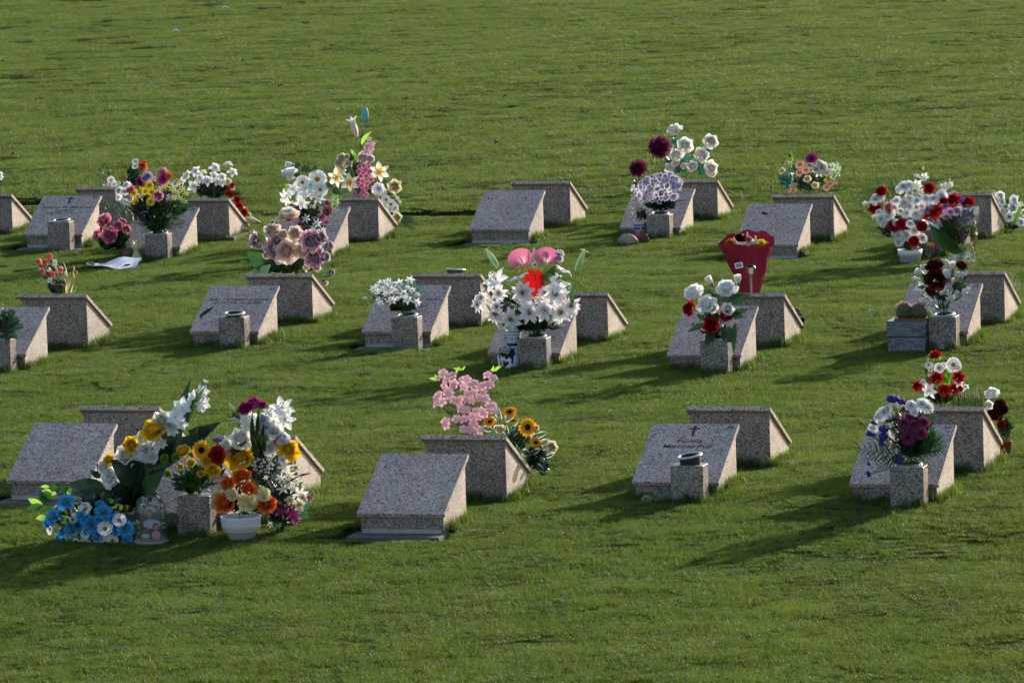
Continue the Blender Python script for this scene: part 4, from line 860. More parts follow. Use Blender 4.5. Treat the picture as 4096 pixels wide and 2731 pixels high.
b.flowers(F('rose', 'ww', (1700, 482, 92), (1830, 605, 100), (1950, 660, 70)) + F('mum', 'ww', (1720, 545, 80), (1846, 518, 100), (1728, 632, 80), (1920, 752, 100), (1655, 455, 40), (1860, 560, 70)) + F('daisy', 'w', (1796, 700, 104, 'c'), (1720, 545, 88)))
b.stem().foliage([(1810, 640, 90, 110, 60, 90, .12), (1880, 700, 80, 90, 50, 90, .12)], BG_, 'ribbon_leaves').foliage([(1830, 790, 100, 40, 60, 60, .35), (1790, 600, 60, 80, 40, 60, .3)], DG).fronds([(1850, 600, 1945, 570, 40, 0), (1850, 560, 1890, 480, 30, 0)], MW)
b = Bq('bouquet', 'white flower just showing at the left edge of the far row', 'bouquet', yb('1z'), Vector((PAIRS['1z'][0]-.13, yb('1z'), .2)), ZA, .4)
b.flowers(F('mag', 'ww', (2, 262, 80), (12, 290, 60), (-40, 290, 80))).stem().foliage([(-20, 340, 60, 50, 40, 50, .35)], MG)
# pink roses, angel, paper, stones near the mixed bouquet
Y_ = yf('1b')+.02
b = Bq('bouquet', 'pink two-tone roses low on the grass left of the pale angel', 'bouquet', Y_, (1235, 1105), ZA, .5)
b.flowers(F('rose', 'pk2', (1095, 742, 158, (-.3, -.6, .7)), (1142, 890, 165, 'c'), (1022, 892, 125, (-.8, -.5, .3)), (1240, 790, 105), (1322, 828, 92), (1270, 748, 74), (1215, 790, 60), (1300, 755, 50)))
b.stem().foliage([(1170, 960, 150, 90, 110, 95, .55), (1240, 900, 100, 80, 50, 80, .5)], DG).foliage([(1180, 790, 60, 30, 24, 45, .35), (1160, 610, 90, 30, 60, 24, .45)], MG, 'sprigs')
m = MB(); m.tube([b.P(1300, 760)-b.R, b.P(1220, 640)-b.R, b.P(1150, 600)-b.R, b.P(1060, 600)-b.R], .0015, .001, 4); m.build('twig', OL, b.o)
ANG = NT('angel_resin'); ANG = ANG.bsdf(lin('d9d6a0'), .4, 0, .4, trans=.35)
def angel():
    Yd = yf('1b')-.15; zo = ZA; R0 = PY(1428/2.6133, 600+1170/2.6133, Yd); q = 1/(ppm(R0)*2.6133)
    t = empty('angel_figurine', R0); tag(t, 'pale yellow angel figurine with raised wings beside the mixed bouquet block', 'figurine')
    m = MB(); m.lathe([(.001, 0), (70*q, 0), (66*q, 12*q), (46*q, 60*q), (27*q, 105*q), (22*q, 125*q), (30*q, 150*q), (32*q, 165*q), (22*q, 180*q), (9*q, 186*q), (10*q, 192*q), (17*q, 200*q), (18*q, 212*q), (12*q, 224*q), (.001, 228*q)], 22)
    for s_ in (-1, 1): m.tube([(s_*26*q, -6*q, 165*q), (s_*34*q, -22*q, 140*q), (s_*14*q, -34*q, 132*q), (0, -36*q, 140*q)], 7*q, 5*q, 7)
    m.build('body', ANG, t)
    for s_ in (-1, 1):
        m = MB(); o_ = [(10, 120), (34, 132), (52, 160), (54, 195), (44, 232), (28, 245), (34, 225), (30, 205), (22, 190), (12, 180)]
        f_ = [m.pt((s_*x*q, 18*q-.12*x*q, z*q)) for x, z in o_]; k_ = [m.pt((s_*x*q, 26*q-.12*x*q, z*q)) for x, z in o_]; n = len(o_)
        m.face(f_); m.face(k_[::-1])
        for i in range(n): m.face((f_[i], f_[(i+1) % n], k_[(i+1) % n], k_[i]))
        m.build('wing', ANG, t, smooth=False)
angel()
PAPER = plain('paper', 'e6e8f2', .6, 0, .3, .03)
Yp = yf('1b')-.42
def ptg(zo, x, y, Y): return PY(zo[0]+x/zo[2], zo[1]+y/zo[2], Y)
c0 = gpx(ZA, 1190, 1215, .03); m = MB(); nx_ = 14
TOPS = [(905, 1205), (1000, 1215), (1060, 1205), (1120, 1190), (1180, 1165), (1240, 1142), (1300, 1142), (1360, 1150), (1420, 1150), (1482, 1142)]
BOTS = [(906, 1210), (985, 1235), (1060, 1238), (1130, 1246), (1190, 1256), (1235, 1262), (1290, 1260), (1350, 1256), (1400, 1256), (1440, 1225)]
rows = []
for (xa, ya), (xb, yb_) in zip(TOPS, BOTS):
    a = ptg(ZA, xa, ya, c0.y+.22); c = ptg(ZA, xb, yb_, c0.y-.14); rows.append([m.pt(a.lerp(c, t_)-c0+Vector((0, 0, .02+.006*math.sin(t_*5+xa*.02)))) for t_ in (0, .25, .5, .75, 1)])
m.grid(rows); tag(m.build('paper_sheet', PAPER, None, c0), 'white sheet of paper weighed down on the grass before the pale angel', 'paper')
def rock(name, label, zo, cx, cy, rx, ry, colr, group=None, Y=None, cat='stone'):
    p = gpx(zo, cx, cy+ry*.8) if Y is None else PY(zo[0]+cx/zo[2], zo[1]+cy/zo[2], Y); q = 1/(ppm(p)*zo[2]); m = MB(); N, M_ = 18, 11; rws = []
    for i in range(M_+1):
        ph = math.pi*i/M_; rws.append([])
        for j in range(N+1):
            a = 2*math.pi*(j % N)/N; v = Vector((math.sin(ph)*math.cos(a), math.sin(ph)*math.sin(a), math.cos(ph))); f = 1+.22*noise.noise(v*1.3+Vector((cx, 0, 0)))+.06*noise.noise(v*4)
            rws[-1].append(m.pt((v.x*rx*q*f, v.y*rx*q*.75*f, v.z*ry*q*f+(ry*q*.8 if Y is None else 0))))
    m.grid(rws); return tag(m.build(name, plain('rock_'+colr, colr, .7, 0, .3, .3, 18, .004), None, p), label, cat, group)
rock('stone', 'small brown stone on the right corner of the white paper', ZA, 1335, 1225, 50, 34, '5a4238', Y=c0.y-.02)
rock('stone', 'dark flat stone behind the middle of the white paper', ZA, 1085, 1188, 60, 20, '4a3c38', Y=c0.y+.2)
m = MB(); cb = ptg(ZA, 955, 1198, c0.y)
for s_ in (-1, 1):
    for (dx, dz, w__, h_) in ((18, 14, 24, 22), (14, -8, 18, 16)):
        q = 1/(ppm(cb)*2.6133); m.ball((s_*dx*q, 0, dz*q), w__*q, .9, .12, .9, 9, 6)
m.tube([(0, 0, -18*.0009), (0, 0, 26*.0009)], .003, .002, 5)
tag(m.build('butterfly_ornament', plain('butterfly', '9a9460', .5, 0, .3, .4, 60), None, cb), 'small yellowish butterfly ornament at the left tip of the paper', 'ornament')
rock('stone', 'pale beige rounded stone left of the striped cup', ZC, 1456, 1042, 82, 46, 'a89a86', 'stones by the striped cup')
rock('stone', 'dark brown stone between the striped cup and the vase block', ZC, 1588, 1035, 40, 44, '5c4538', 'stones by the striped cup')
Y_ = yf('1e')-.0
b = Bq('striped_cup', 'pink knitted cup with blue and purple stripes holding dry white sprigs', 'cup', Y_, (1558, 1008), ZC, .4)
q = 1/b.k
def sl(y0, y1, c_, r0, r1): 
    m = MB(); m.lathe([(r0*q, y0*q), (r1*q, y1*q)], 28); return m, c_
prof = [(0, 44, 'c06a8c'), (44, 58, '8ab0a8'), (58, 66, '3a3a6a'), (66, 76, '8a5aa0'), (76, 82, 'dcdcd8'), (82, 90, '3a4a8a'), (90, 98, '9a6ab0'), (98, 122, 'd8cccc')]
m = MB(); mats = []
for i, (y0, y1, c_) in enumerate(prof):
    mats.append(plain('knit_'+c_, c_, .85, 0, .1, .2, 90)); m.mi = i; m.lathe([((46+y0*.08)*q, y0*q), ((46+y1*.08)*q, y1*q)], 30)
m.mi = 7; m.lathe([(55.8*q, 122*q), (53*q, 124*q), (50*q, 116*q), (44*q, 10*q), (.001, 8*q)], 30); m.build('cup', mats, b.o)
m = MB(); m.tube([b.P(1582, 862, -.06)-b.R, b.P(1570, 905, -.07)-b.R, b.P(1560, 950, -.07)-b.R, b.P(1535, 1005, -.06)-b.R], .0035, .0035, 6); m.build('cord', WHITEP, b.o)
m = MB(); m.lathe([(.001, 112*q), (50*q, 112*q)], 20); m.build('soil', plain('potting_soil', '33261c', .95, 0, .1, .3), b.o)
b.stems = [(b.P(x, y)-b.R, Vector((0, 0, 1))) for x, y in ((1500, 700), (1530, 730), (1560, 690), (1590, 745), (1480, 770), (1610, 790), (1545, 780), (1580, 810))]
b.stem(OL, .0016).pts([(1520, 700, 50, 50, 50), (1500, 770, 50, 40, 30), (1570, 780, 50, 50, 34)], 'c8c8c0', 'dry_blossoms', .006).flowers(F('rose', 'ww', (1590, 752, 56)), auto=False).foliage([(1575, 830, 45, 45, 50, 44, .4), (1550, 720, 50, 60, 20, 30, .3)], DG)
# ---- middle row
b = bq('bouquet', 'coral rosebuds with babys breath and curled straw ribbons', '3a', True, ZA, .4)
b.flowers(F('bud', 'coral', (525, 1142, 92, 100), (420, 1192, 92, 115), (485, 1204, 92, 105), (460, 1292, 92, 120), (636, 1282, 88, 88), (557, 1328, 92, 95)))
b.stem().pts([(570, 1180, 28, 28, 22), (515, 1255, 18, 18, 12), (524, 1360, 26, 24, 18), (560, 1392, 22, 20, 12), (640, 1225, 12, 12, 5), (690, 1290, 14, 18, 6), (420, 1250, 12, 12, 5)], 'eef0f0', 'babys_breath', .0085).foliage([(590, 1430, 90, 70, 110, 70, .5), (500, 1280, 90, 80, 34, 50, .45)], BLK)
m = MB()
for p in ([(690, 1480), (720, 1400), (640, 1250), (600, 1190)], [(700, 1480), (735, 1380), (700, 1260), (665, 1175)], [(700, 1490), (760, 1300), (790, 1230), (770, 1205)], [(690, 1480), (700, 1410), (650, 1390), (580, 1410)], [(740, 1490), (770, 1400), (800, 1270), (745, 1278)], [(760, 1490), (825, 1450), (800, 1405), (768, 1420)], [(700, 1500), (690, 1430), (680, 1400), (640, 1420)], [(720, 1300), (780, 1250), (815, 1245), (805, 1300)]):
    P_ = [b.P(x, y, U(-.04, .02))-b.R for x, y in p]; n = 10; rw = []
    for i in range(n+1):
        t_ = i/n; a = P_[0]*(1-t_)**3+P_[1]*3*t_*(1-t_)**2+P_[2]*3*t_*t_*(1-t_)+P_[3]*t_**3; wv = Vector((math.cos(t_*4), math.sin(t_*4)*.6, .3))*b.L(9)*(1-.6*t_); rw.append([m.pt(a-wv), m.pt(a+wv)])
    m.grid(rw)
m.build('straw_ribbons', STRAW, b.o)
b = bq('bouquet', 'fern and babys breath cut by the left edge in the middle row', '3a', False, ZF, .5)
b.fronds([(0, 780, 170, 640, 60, -.05), (0, 780, 200, 700, 60, -.08), (0, 780, 120, 560, 60, 0), (0, 790, 150, 790, 50, -.08), (0, 780, 40, 560, 50, -.05), (0, 780, 90, 830, 40, -.1), (-20, 780, -120, 600, 60, 0)], DG, 'fern_frond', 22, .18)
b.pts([(15, 590, 50, 50, 60)], 'e4e6e4', 'babys_breath', .006).foliage([(20, 680, 110, 90, 130, 60, .3)], BLK)
b = bq('bouquet', 'large cream and purple dusty roses over the marker numbered 62', '3b', True, ZB_, .55)
b.flowers(F('rose', 'dusc', (948, 982, 185, 'u'), (815, 1097, 135), (905, 1125, 90), (1005, 1118, 122), (1060, 1262, 135), (870, 1342, 70), (1185, 1402, 70), (770, 1295, 70), (1100, 1400, 50)) + F('rose', 'dus', (935, 1262, 210, 'c'), (700, 1220, 70)) + F('rose', 'dup', (672, 1172, 125, (-.8, -.5, .3)), (855, 1172, 100), (832, 1242, 170, 'c'), (1137, 1182, 172, 'c'), (1215, 1145, 112, (.6, -.6, .3)), (1162, 1312, 172, 'c'), (1165, 1130, 70)) + F('hrose', 'dup', (1278, 1222, 70, (.9, -.4, .2)), (1242, 1312, 84, (.9, -.4, 0)), (818, 1032, 40), (1300, 1440, 54, (.9, -.3, -.2)), (1246, 1516, 56, (.5, -.5, -.7))))
b.stem().foliage([(950, 1380, 220, 80, 200, 75, .45), (940, 1180, 220, 90, 60, 60, .45)], DG).foliage([(1230, 1250, 50, 110, 50, 40, .35), (1280, 1460, 50, 40, 30, 36, .3), (1210, 1390, 40, 40, 20, 36, .3)], TEAL, 'sprigs').leaves([(820, 1420, 600, 1270, 150), (800, 1440, 640, 1430, 110), (760, 1250, 690, 1120, 70), (620, 1370, 540, 1350, 40)], MG).leaves([(720, 1470, 800, 1380, 90, -.12), (1100, 1130, 1150, 1080, 40), (1100, 1440, 1080, 1350, 40)], PALE)
b = bq('bouquet', 'small white crocus-like flowers over dark leaves, before the marker numbered 61', '3c', False, ZG, .6)
b.flowers(F('six', 'ww', (490, 335, 90), (405, 360, 90), (440, 440, 92), (470, 490, 92), (345, 505, 100), (195, 405, 76), (250, 355, 66), (300, 380, 76), (310, 342, 60), (345, 402, 64), (390, 482, 50), (545, 512, 78), (550, 452, 60), (240, 420, 66), (270, 400, 60), (322, 432, 64), (255, 522, 68), (510, 412, 60), (235, 492, 50), (380, 420, 60), (285, 345, 54), (470, 390, 50), (225, 380, 60), (290, 440, 50), (340, 365, 56)) + F('tip', 'ww', (122, 474, 44, 175), (330, 470, 40), (205, 440, 36), (545, 545, 46), (180, 380, 34), (415, 395, 34)))
b.stem().foliage([(430, 540, 120, 50, 150, 60, .4), (330, 460, 160, 60, 90, 45, .35)], BLK).foliage([(550, 420, 45, 60, 60, 26, .4), (400, 330, 160, 30, 60, 24, .4), (200, 450, 80, 50, 40, 26, .35), (480, 370, 40, 40, 40, 22, .4)], TEAL, 'sprigs')
b = bq('bouquet', 'large bouquet of white lilies with pink callas and a red anthurium', '3d', False, ZG, .5)
b.flowers([('calla', 1402, 165, 175, 'callap', (-.1, -.85, .62)), ('calla', 1605, 150, 165, 'callap', (.25, -.7, .7)), ('anth', 1510, 345, 238, 'ared', (.05, -1, .1)), ('lbud', 1160, 150, 180, 'gb', 118), ('lbud', 1885, 168, 190, 'gb', 66)], auto=False, dy0=-.06)
b.flowers(F('lily', 'ww', (1195, 330, 250, (-.3, -.7, .6)), (1375, 310, 190, (-.4, -.1, 1)), (1745, 250, 180, (.5, .1, .9)), (1700, 372, 210, (.3, -.5, .7)), (1700, 320, 120, (.6, -.4, .5))) + F('lotus', 'lot', (1415, 430, 205, 'c'), (1682, 437, 205, 'c'), (1590, 442, 140), (1225, 440, 150), (1062, 522, 165, (-.6, -.7, .1)), (1467, 590, 200, 'c'), (1592, 580, 195, 'c'), (1198, 605, 185, (-.3, -.8, -.1)), (1322, 645, 210, (-.1, -.9, -.2)), (1440, 512, 130), (1725, 590, 205, 'c'), (1802, 535, 190, (.4, -.8, 0)), (1205, 545, 120), (1080, 475, 110), (1560, 500, 110), (1640, 520, 110)) + F('rose', 'pal', (1715, 115, 74, 'o'), (1713, 157, 62), (1510, 205, 44)))
b.stem(MG, .0026).leaves([(1560, 300, 1780, 330, 55, -.1), (1820, 520, 1850, 340, 48), (1300, 480, 1370, 450, 40), (1270, 320, 1090, 232, 22), (1060, 520, 1130, 385, 24), (1640, 260, 1660, 330, 30)], MG, bend=.25).leaves([(1690, 130, 1756, 142, 26, 0), (1650, 130, 1640, 55, 40, .04), (1650, 260, 1700, 200, 50, .04), (1640, 240, 1690, 230, 50, 0), (1200, 620, 1110, 520, 30)], OL)
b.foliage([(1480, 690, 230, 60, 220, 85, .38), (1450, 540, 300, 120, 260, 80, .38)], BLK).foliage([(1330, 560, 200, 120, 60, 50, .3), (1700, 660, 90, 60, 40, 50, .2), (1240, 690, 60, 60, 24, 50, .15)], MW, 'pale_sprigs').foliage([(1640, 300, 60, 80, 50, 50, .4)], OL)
b.pts([(1500, 90, 10, 40, 20), (1515, 150, 25, 50, 30), (1560, 100, 20, 30, 20), (1790, 430, 50, 60, 40)], 'dfe6cc', 'bead_stems', .0055, False)
# delft vase & little planter left of it
Yv = yf('3d')+.02; zo = ZG; RV = PY(1400+1345/2.0452, 960+1092/2.0452, Yv); q = 1/(ppm(RV)*2.0452)
DELFT = NT('glazed_white'); DELFT = DELFT.bsdf(lin('d4dae6'), .2, 0, .6); BLU = plain('cobalt_glaze', '1c2f78', .25, 0, .6, .25, 30)
t = empty('ceramic_vase', RV); tag(t, 'tall white ceramic vase with blue painting and lettering behind the lily block', 'vase')
m = MB(); m.lathe([(.001, 0), (62*q, 0), (66*q, 12*q), (52*q, 40*q), (44*q, 90*q), (46*q, 180*q), (54*q, 250*q), (62*q, 300*q), (66*q, 340*q), (66*q, 352*q), (60*q, 354*q), (56*q, 330*q)], 36); m.build('body', DELFT, t)
def band(y0, y1, r0, r1, a0=0, a1=6.2832, nm='painted_band', mat=BLU):
    m = MB(); n = 30; m.grid([[m.pt((math.cos(a0+(a1-a0)*i/n)*(r_*q+.0012), math.sin(a0+(a1-a0)*i/n)*(r_*q+.0012), y*q)) for i in range(n+1)] for y, r_ in ((y0, r0), (y1, r1))]); m.build(nm, mat, t)
band(262, 266, 55.5, 56.2); band(322, 327, 64.2, 64.8); band(345, 351, 66, 66); band(232, 256, 52, 54.8, 3.6, 5.6); band(8, 22, 65, 61); band(30, 40, 56, 52, 4.2, 4.8); band(352.2, 354.2, 66, 60, nm='rim_line', mat=plain('ochre_rim', 'b9a88a', .5))
m = MB()
for (x, z, rx, rz, rot) in ((-6, 190, 22, 34, .3), (8, 170, 26, 30, -.5), (2, 140, 16, 36, .1), (16, 200, 10, 24, -.6), (-14, 160, 8, 22, .7), (4, 108, 8, 26, 0), (22, 60, 8, 16, .8), (-4, 214, 10, 16, 0)):
    fc = []
    for i in range(10):
        a = i*.628; u_ = (rx*math.cos(a)*math.cos(rot)-rz*math.sin(a)*math.sin(rot))+x; v_ = rx*math.cos(a)*math.sin(rot)+rz*math.sin(a)*math.cos(rot)+z; aa = -math.pi/2-.15+u_/50; rr = (45+max(0, v_-120)*.07)*q+.0016+.0001*x%.0006; fc.append(m.pt((math.cos(aa)*rr, math.sin(aa)*rr, v_*q)))
    m.face(fc)
m.build('painted_figure', BLU, t)
cu = bpy.data.curves.new('lettering', 'FONT'); cu.body = 'NO TE OLVIDO'; cu.extrude = .004; cu.offset = .012; cu.resolution_u = 2
tmp = bpy.data.objects.new('lettering', cu); col.objects.link(tmp); bpy.context.view_layer.update(); me = bpy.data.meshes.new_from_object(tmp.evaluated_get(bpy.context.evaluated_depsgraph_get())); bpy.data.objects.remove(tmp)
wd = max(v.co.x for v in me.vertices)
for v in me.vertices:      # the words run upside down round the neck
    u_ = -(v.co.x-wd*.36)*33; z_ = 308-v.co.y*34; aa = -math.pi/2+u_/64; rr = 62.5*q+.0022+v.co.z*.05; v.co = (math.cos(aa)*rr, math.sin(aa)*rr, z_*q)
me.materials.clear(); me.materials.append(BLU if False else plain('black_glaze', '15161c', .3)); o = bpy.data.objects.new('lettering', me); col.objects.link(o); o.parent = t
b = Bq('mini_planter', 'little white cut-out planter with a white carnation cluster left of the ceramic vase', 'planter', Yv-.06, (1275, 1085), ZG, .5)
b.flowers(F('carn', 'ww', (1235, 885, 44), (1268, 880, 48), (1255, 905, 50), (1290, 895, 44), (1225, 905, 38), (1285, 912, 40))).foliage([(1270, 940, 50, 40, 70, 26, .5)], BLK)
q = 1/b.k; m = MB()
def plate(pts_, y0, y1):
    f_ = [m.pt((x*q, y0*q, z*q)) for x, z in pts_]; k_ = [m.pt((x*q, y1*q, z*q)) for x, z in pts_]; n = len(pts_); m.face(f_); m.face(k_[::-1])
    for i in range(n): m.face((f_[i], k_[i], k_[(i+1) % n], f_[(i+1) % n]))
for y0, y1 in ((-46, -42), (42, 46)):
    plate([(-56, 150), (-48, 60), (-36, 60), (-30, 100), (-44, 150)], y0, y1); plate([(-49, 62), (-34, 0), (40, 0), (56, 60), (40, 76), (20, 60), (0, 40), (-20, 44), (-34, 62)], y0+.6, y1-.6); plate([(56, 58), (64, 120), (40, 128), (16, 112), (10, 124), (-22, 140), (-30, 116), (0, 106), (22, 96), (44, 100), (44, 66)], y0+.3, y1-.3)
m.box(-40*q, 44*q, -42*q, 42*q, -4*q, 0); m.build('planter_body', WHITEP, b.o, smooth=False)
m = MB(); rw = [[m.pt(((i*18-70)*q, (j*24-60)*q, (6*math.sin(i*2.2+j)+4*math.cos(i*3.1-j*2)-12)*q)) for j in range(5)] for i in range(10)]; m.grid(rw)
m.build('foil', plain('silver_foil', 'c8ccd2', .25, .8, .5, .2, 40, .004), b.o)
b = bq('bouquet', 'white and red fabric roses with large leaves, before the marker numbered 75', '3e', False, ZH, .5)
b.flowers(F('rose', 'ww', (450, 695, 205, (-.3, -.4, .9)), (775, 652, 205, (.2, -.5, .9)), (575, 805, 195, (-.2, -.7, .7)), (785, 850, 125), (640, 840, 110)) + F('bud', 'cr2', (612, 580, 112, 118), (888, 572, 122, 88)) + F('rose', 'rd', (405, 845, 150, (-.6, -.8, .2)), (622, 1010, 160, (-.1, -1, .1)), (770, 915, 120, 'c')))
b.stem(MG, .0026).leaves([(640, 720, 520, 650, 70), (650, 760, 600, 640, 75), (690, 830, 700, 700, 60), (780, 780, 1020, 705, 100), (800, 760, 960, 680, 60), (830, 900, 1005, 850, 70), (830, 900, 950, 930, 80), (560, 1000, 385, 1080, 70), (740, 1060, 880, 1190, 150, -.12), (860, 1000, 850, 1300, 70, -.1), (640, 1100, 560, 1210, 90, -.1), (560, 960, 480, 900, 60), (650, 1080, 640, 1190, 70, -.1), (740, 1100, 880, 1060, 80), (640, 700, 780, 780, 60)], DG)
b.foliage([(660, 1080, 140, 70, 60, 90, .5), (680, 900, 150, 90, 34, 80, .5)], BLK)
CR = NT('crimson_paper'); tc = CR.n('ShaderNodeTexCoord'); CR = CR.bsdf(lin('78102e'), .6, 0, .3, bump=CR.noise(tc.outputs['Object'], 30, 5), bd=.010, trans=.12)
b = Bq('wrapped_bouquet', 'crimson paper cone of fresh flowers with a barcode label, over the marker numbered 75', 'bouquet', yb('3e'), (1020, 900), ZH, .5)
wrap(b, (708, 222, 1238, 212), (880, 560, 1145, 560), (925, 720, 1100, 720), CR, 'paper_wrap', crump=.005, wav=.0, seg=72, rows_=18)
m = MB(); R_ = []
l_ = b.P(708, 222)-b.R; r_ = b.P(1238, 212)-b.R; c_ = (l_+r_)/2; hx = (r_-l_)/2
for i in range(6):
    t_ = i/5
    R_.append([m.pt(c_+hx*math.cos(a)*(1+.06*t_)+Vector((0, -1, 0))*hx.length*.8*math.sin(a)*(1+.10*t_)+Vector((noise.noise((a*2, 0, 1)), noise.noise((a*2, 0, 9)), 0))*.01+Vector((0, 0, 1))*((.012+.022*abs(math.sin(a*4.5))+.085*max(0, -math.sin(a)))*t_)) for a in [2*math.pi*j/96 for j in range(97)]])
m.grid(R_); m.build('paper_frill', CR, b.o)
b.flowers(F('carn', 'o', (815, 196, 110), (855, 200, 80), (780, 205, 60)) + F('star', 'pl', (915, 180, 140, 100), (975, 178, 140, 80), (945, 195, 90, 90)) + F('mum', 'w', (1032, 192, 115)) + F('mum', 'yb', (1125, 190, 115), (1170, 200, 80), (1080, 200, 60)) + F('carn', 'dr', (915, 135, 95)) + F('carn', 'pk2', (1000, 150, 70)) + F('lbud', 'gb', (865, 165, 90, 115), (942, 130, 80, 95), (985, 105, 70, 88), (1066, 155, 90, 85)), dy0=0, flat=True)
b.foliage([(970, 260, 190, 40, 80, 60, .4)], DG)
SIL = plain('steel', '9a9a96', .22, .9, .5, .08); LBL = plain('label_paper', 'dcdce2', .5); BLACKP = plain('black_plastic', '0c0c0e', .3)
pl = b.P(900, 408, -.17)-b.R; lab = MB(); ca, sa = math.cos(R(11)), math.sin(R(11)); q = 1/b.k
def lq(mb, x0, x1, z0, z1, y): mb.hexa([(pl.x+(x*ca-z*sa)*q, pl.y+y2, pl.z+(x*sa+z*ca)*q) for y2 in (y, y-.0012) for x, z in ((x0, z0), (x1, z0), (x1, z1), (x0, z1))])
lq(lab, -42, 42, -29, 29, 0); lo = lab.build('label', LBL, b.o, smooth=False); m = MB(); x = -30
while x < 26: wv = rnd.choice((2, 3, 5)); lq(m, x, x+wv, -18, 18, -.0013); x += wv+rnd.choice((2.5, 3.5))
m.build('barcode', BLACKP, lo, smooth=False)
Ys = yb('3e')-.28; RS = PY(2600+1025/2.5286, 900+700/2.5286, Ys); q = 1/(ppm(RS)*2.5286)
t = empty('solar_light', RS); tag(t, 'small silver solar stake light in front of the crimson bouquet', 'garden light')
m = MB(); m.lathe([(.001, -150*q), (14*q, -150*q), (14*q, 205*q)], 16); m.build('post', plain('post_glass', '8a8488', .25, .5, .5, .4, 50), t)
m = MB(); m.lathe([(14*q, 205*q), (44*q, 212*q), (51*q, 222*q), (51*q, 268*q), (53*q, 270*q), (53*q, 276*q), (46*q, 277*q)], 28); m.build('head', SIL, t)
m = MB(); m.lathe([(47*q, 276*q), (44*q, 288*q), (30*q, 296*q), (.001, 298*q)], 28); m.build('solar_cap', BLACKP, t)
b = Bq('dried_flowers', 'small dried grey and red flowers at the low end of a back-facing marker', 'bouquet', yb('3e')-.06, (1530, 1030), ZH, .5)
b.flowers(F('mum', 'brn', (1490, 862, 60, 60), (1515, 905, 50, 60)) + F('carn', 'dr', (1540, 960, 50), (1532, 1025, 44))).pts([(1485, 860, 26, 24, 34), (1500, 890, 20, 20, 20)], '8a8480', 'dry_seed_heads', .005).foliage([(1535, 990, 26, 40, 34, 30, .3)], BLK)
b = bq('bouquet', 'dark red velvet roses with small white roses and babys breath by the cactus', '3f', False, ZI, .5)
b.flowers(F('rose', 'dr', (1130, 480, 225, 'c'), (1110, 335, 200, 'u'), (1412, 335, 140, (.5, -.3, .7)), (1050, 470, 140, (-.6, -.7, .2)), (1060, 600, 110, (-.3, -.7, -.6))) + F('tip', 'dr', (1455, 466, 66)) + F('bud', 'ww', (955, 415, 130, 140), (1310, 350, 130, 92), (1255, 445, 140, 100), (1480, 385, 40)))
b.stem(MG, .0022).pts([(985, 335, 55, 30, 26), (1222, 275, 50, 28, 26), (890, 465, 45, 24, 22), (1400, 420, 70, 40, 50), (1440, 385, 50, 36, 34), (1300, 480, 40, 26, 16), (930, 610, 70, 60, 80), (1000, 720, 80, 40, 60), (1230, 630, 70, 36, 50), (1290, 690, 50, 30, 34), (1420, 620, 70, 40, 50), (1480, 590, 40, 30, 20)], 'e8eae8', 'babys_breath', .0072)
b.leaves([(1340, 560, 1480, 555, 90), (1330, 600, 1370, 500, 70), (1000, 560, 900, 580, 45), (1380, 640, 1420, 560, 50), (1200, 700, 1140, 620, 60)], DG).foliage([(1180, 640, 140, 70, 80, 70, .4), (1200, 780, 90, 60, 30, 60, .3)], BLK)
t0 = gpx(ZI, 830, 1290)
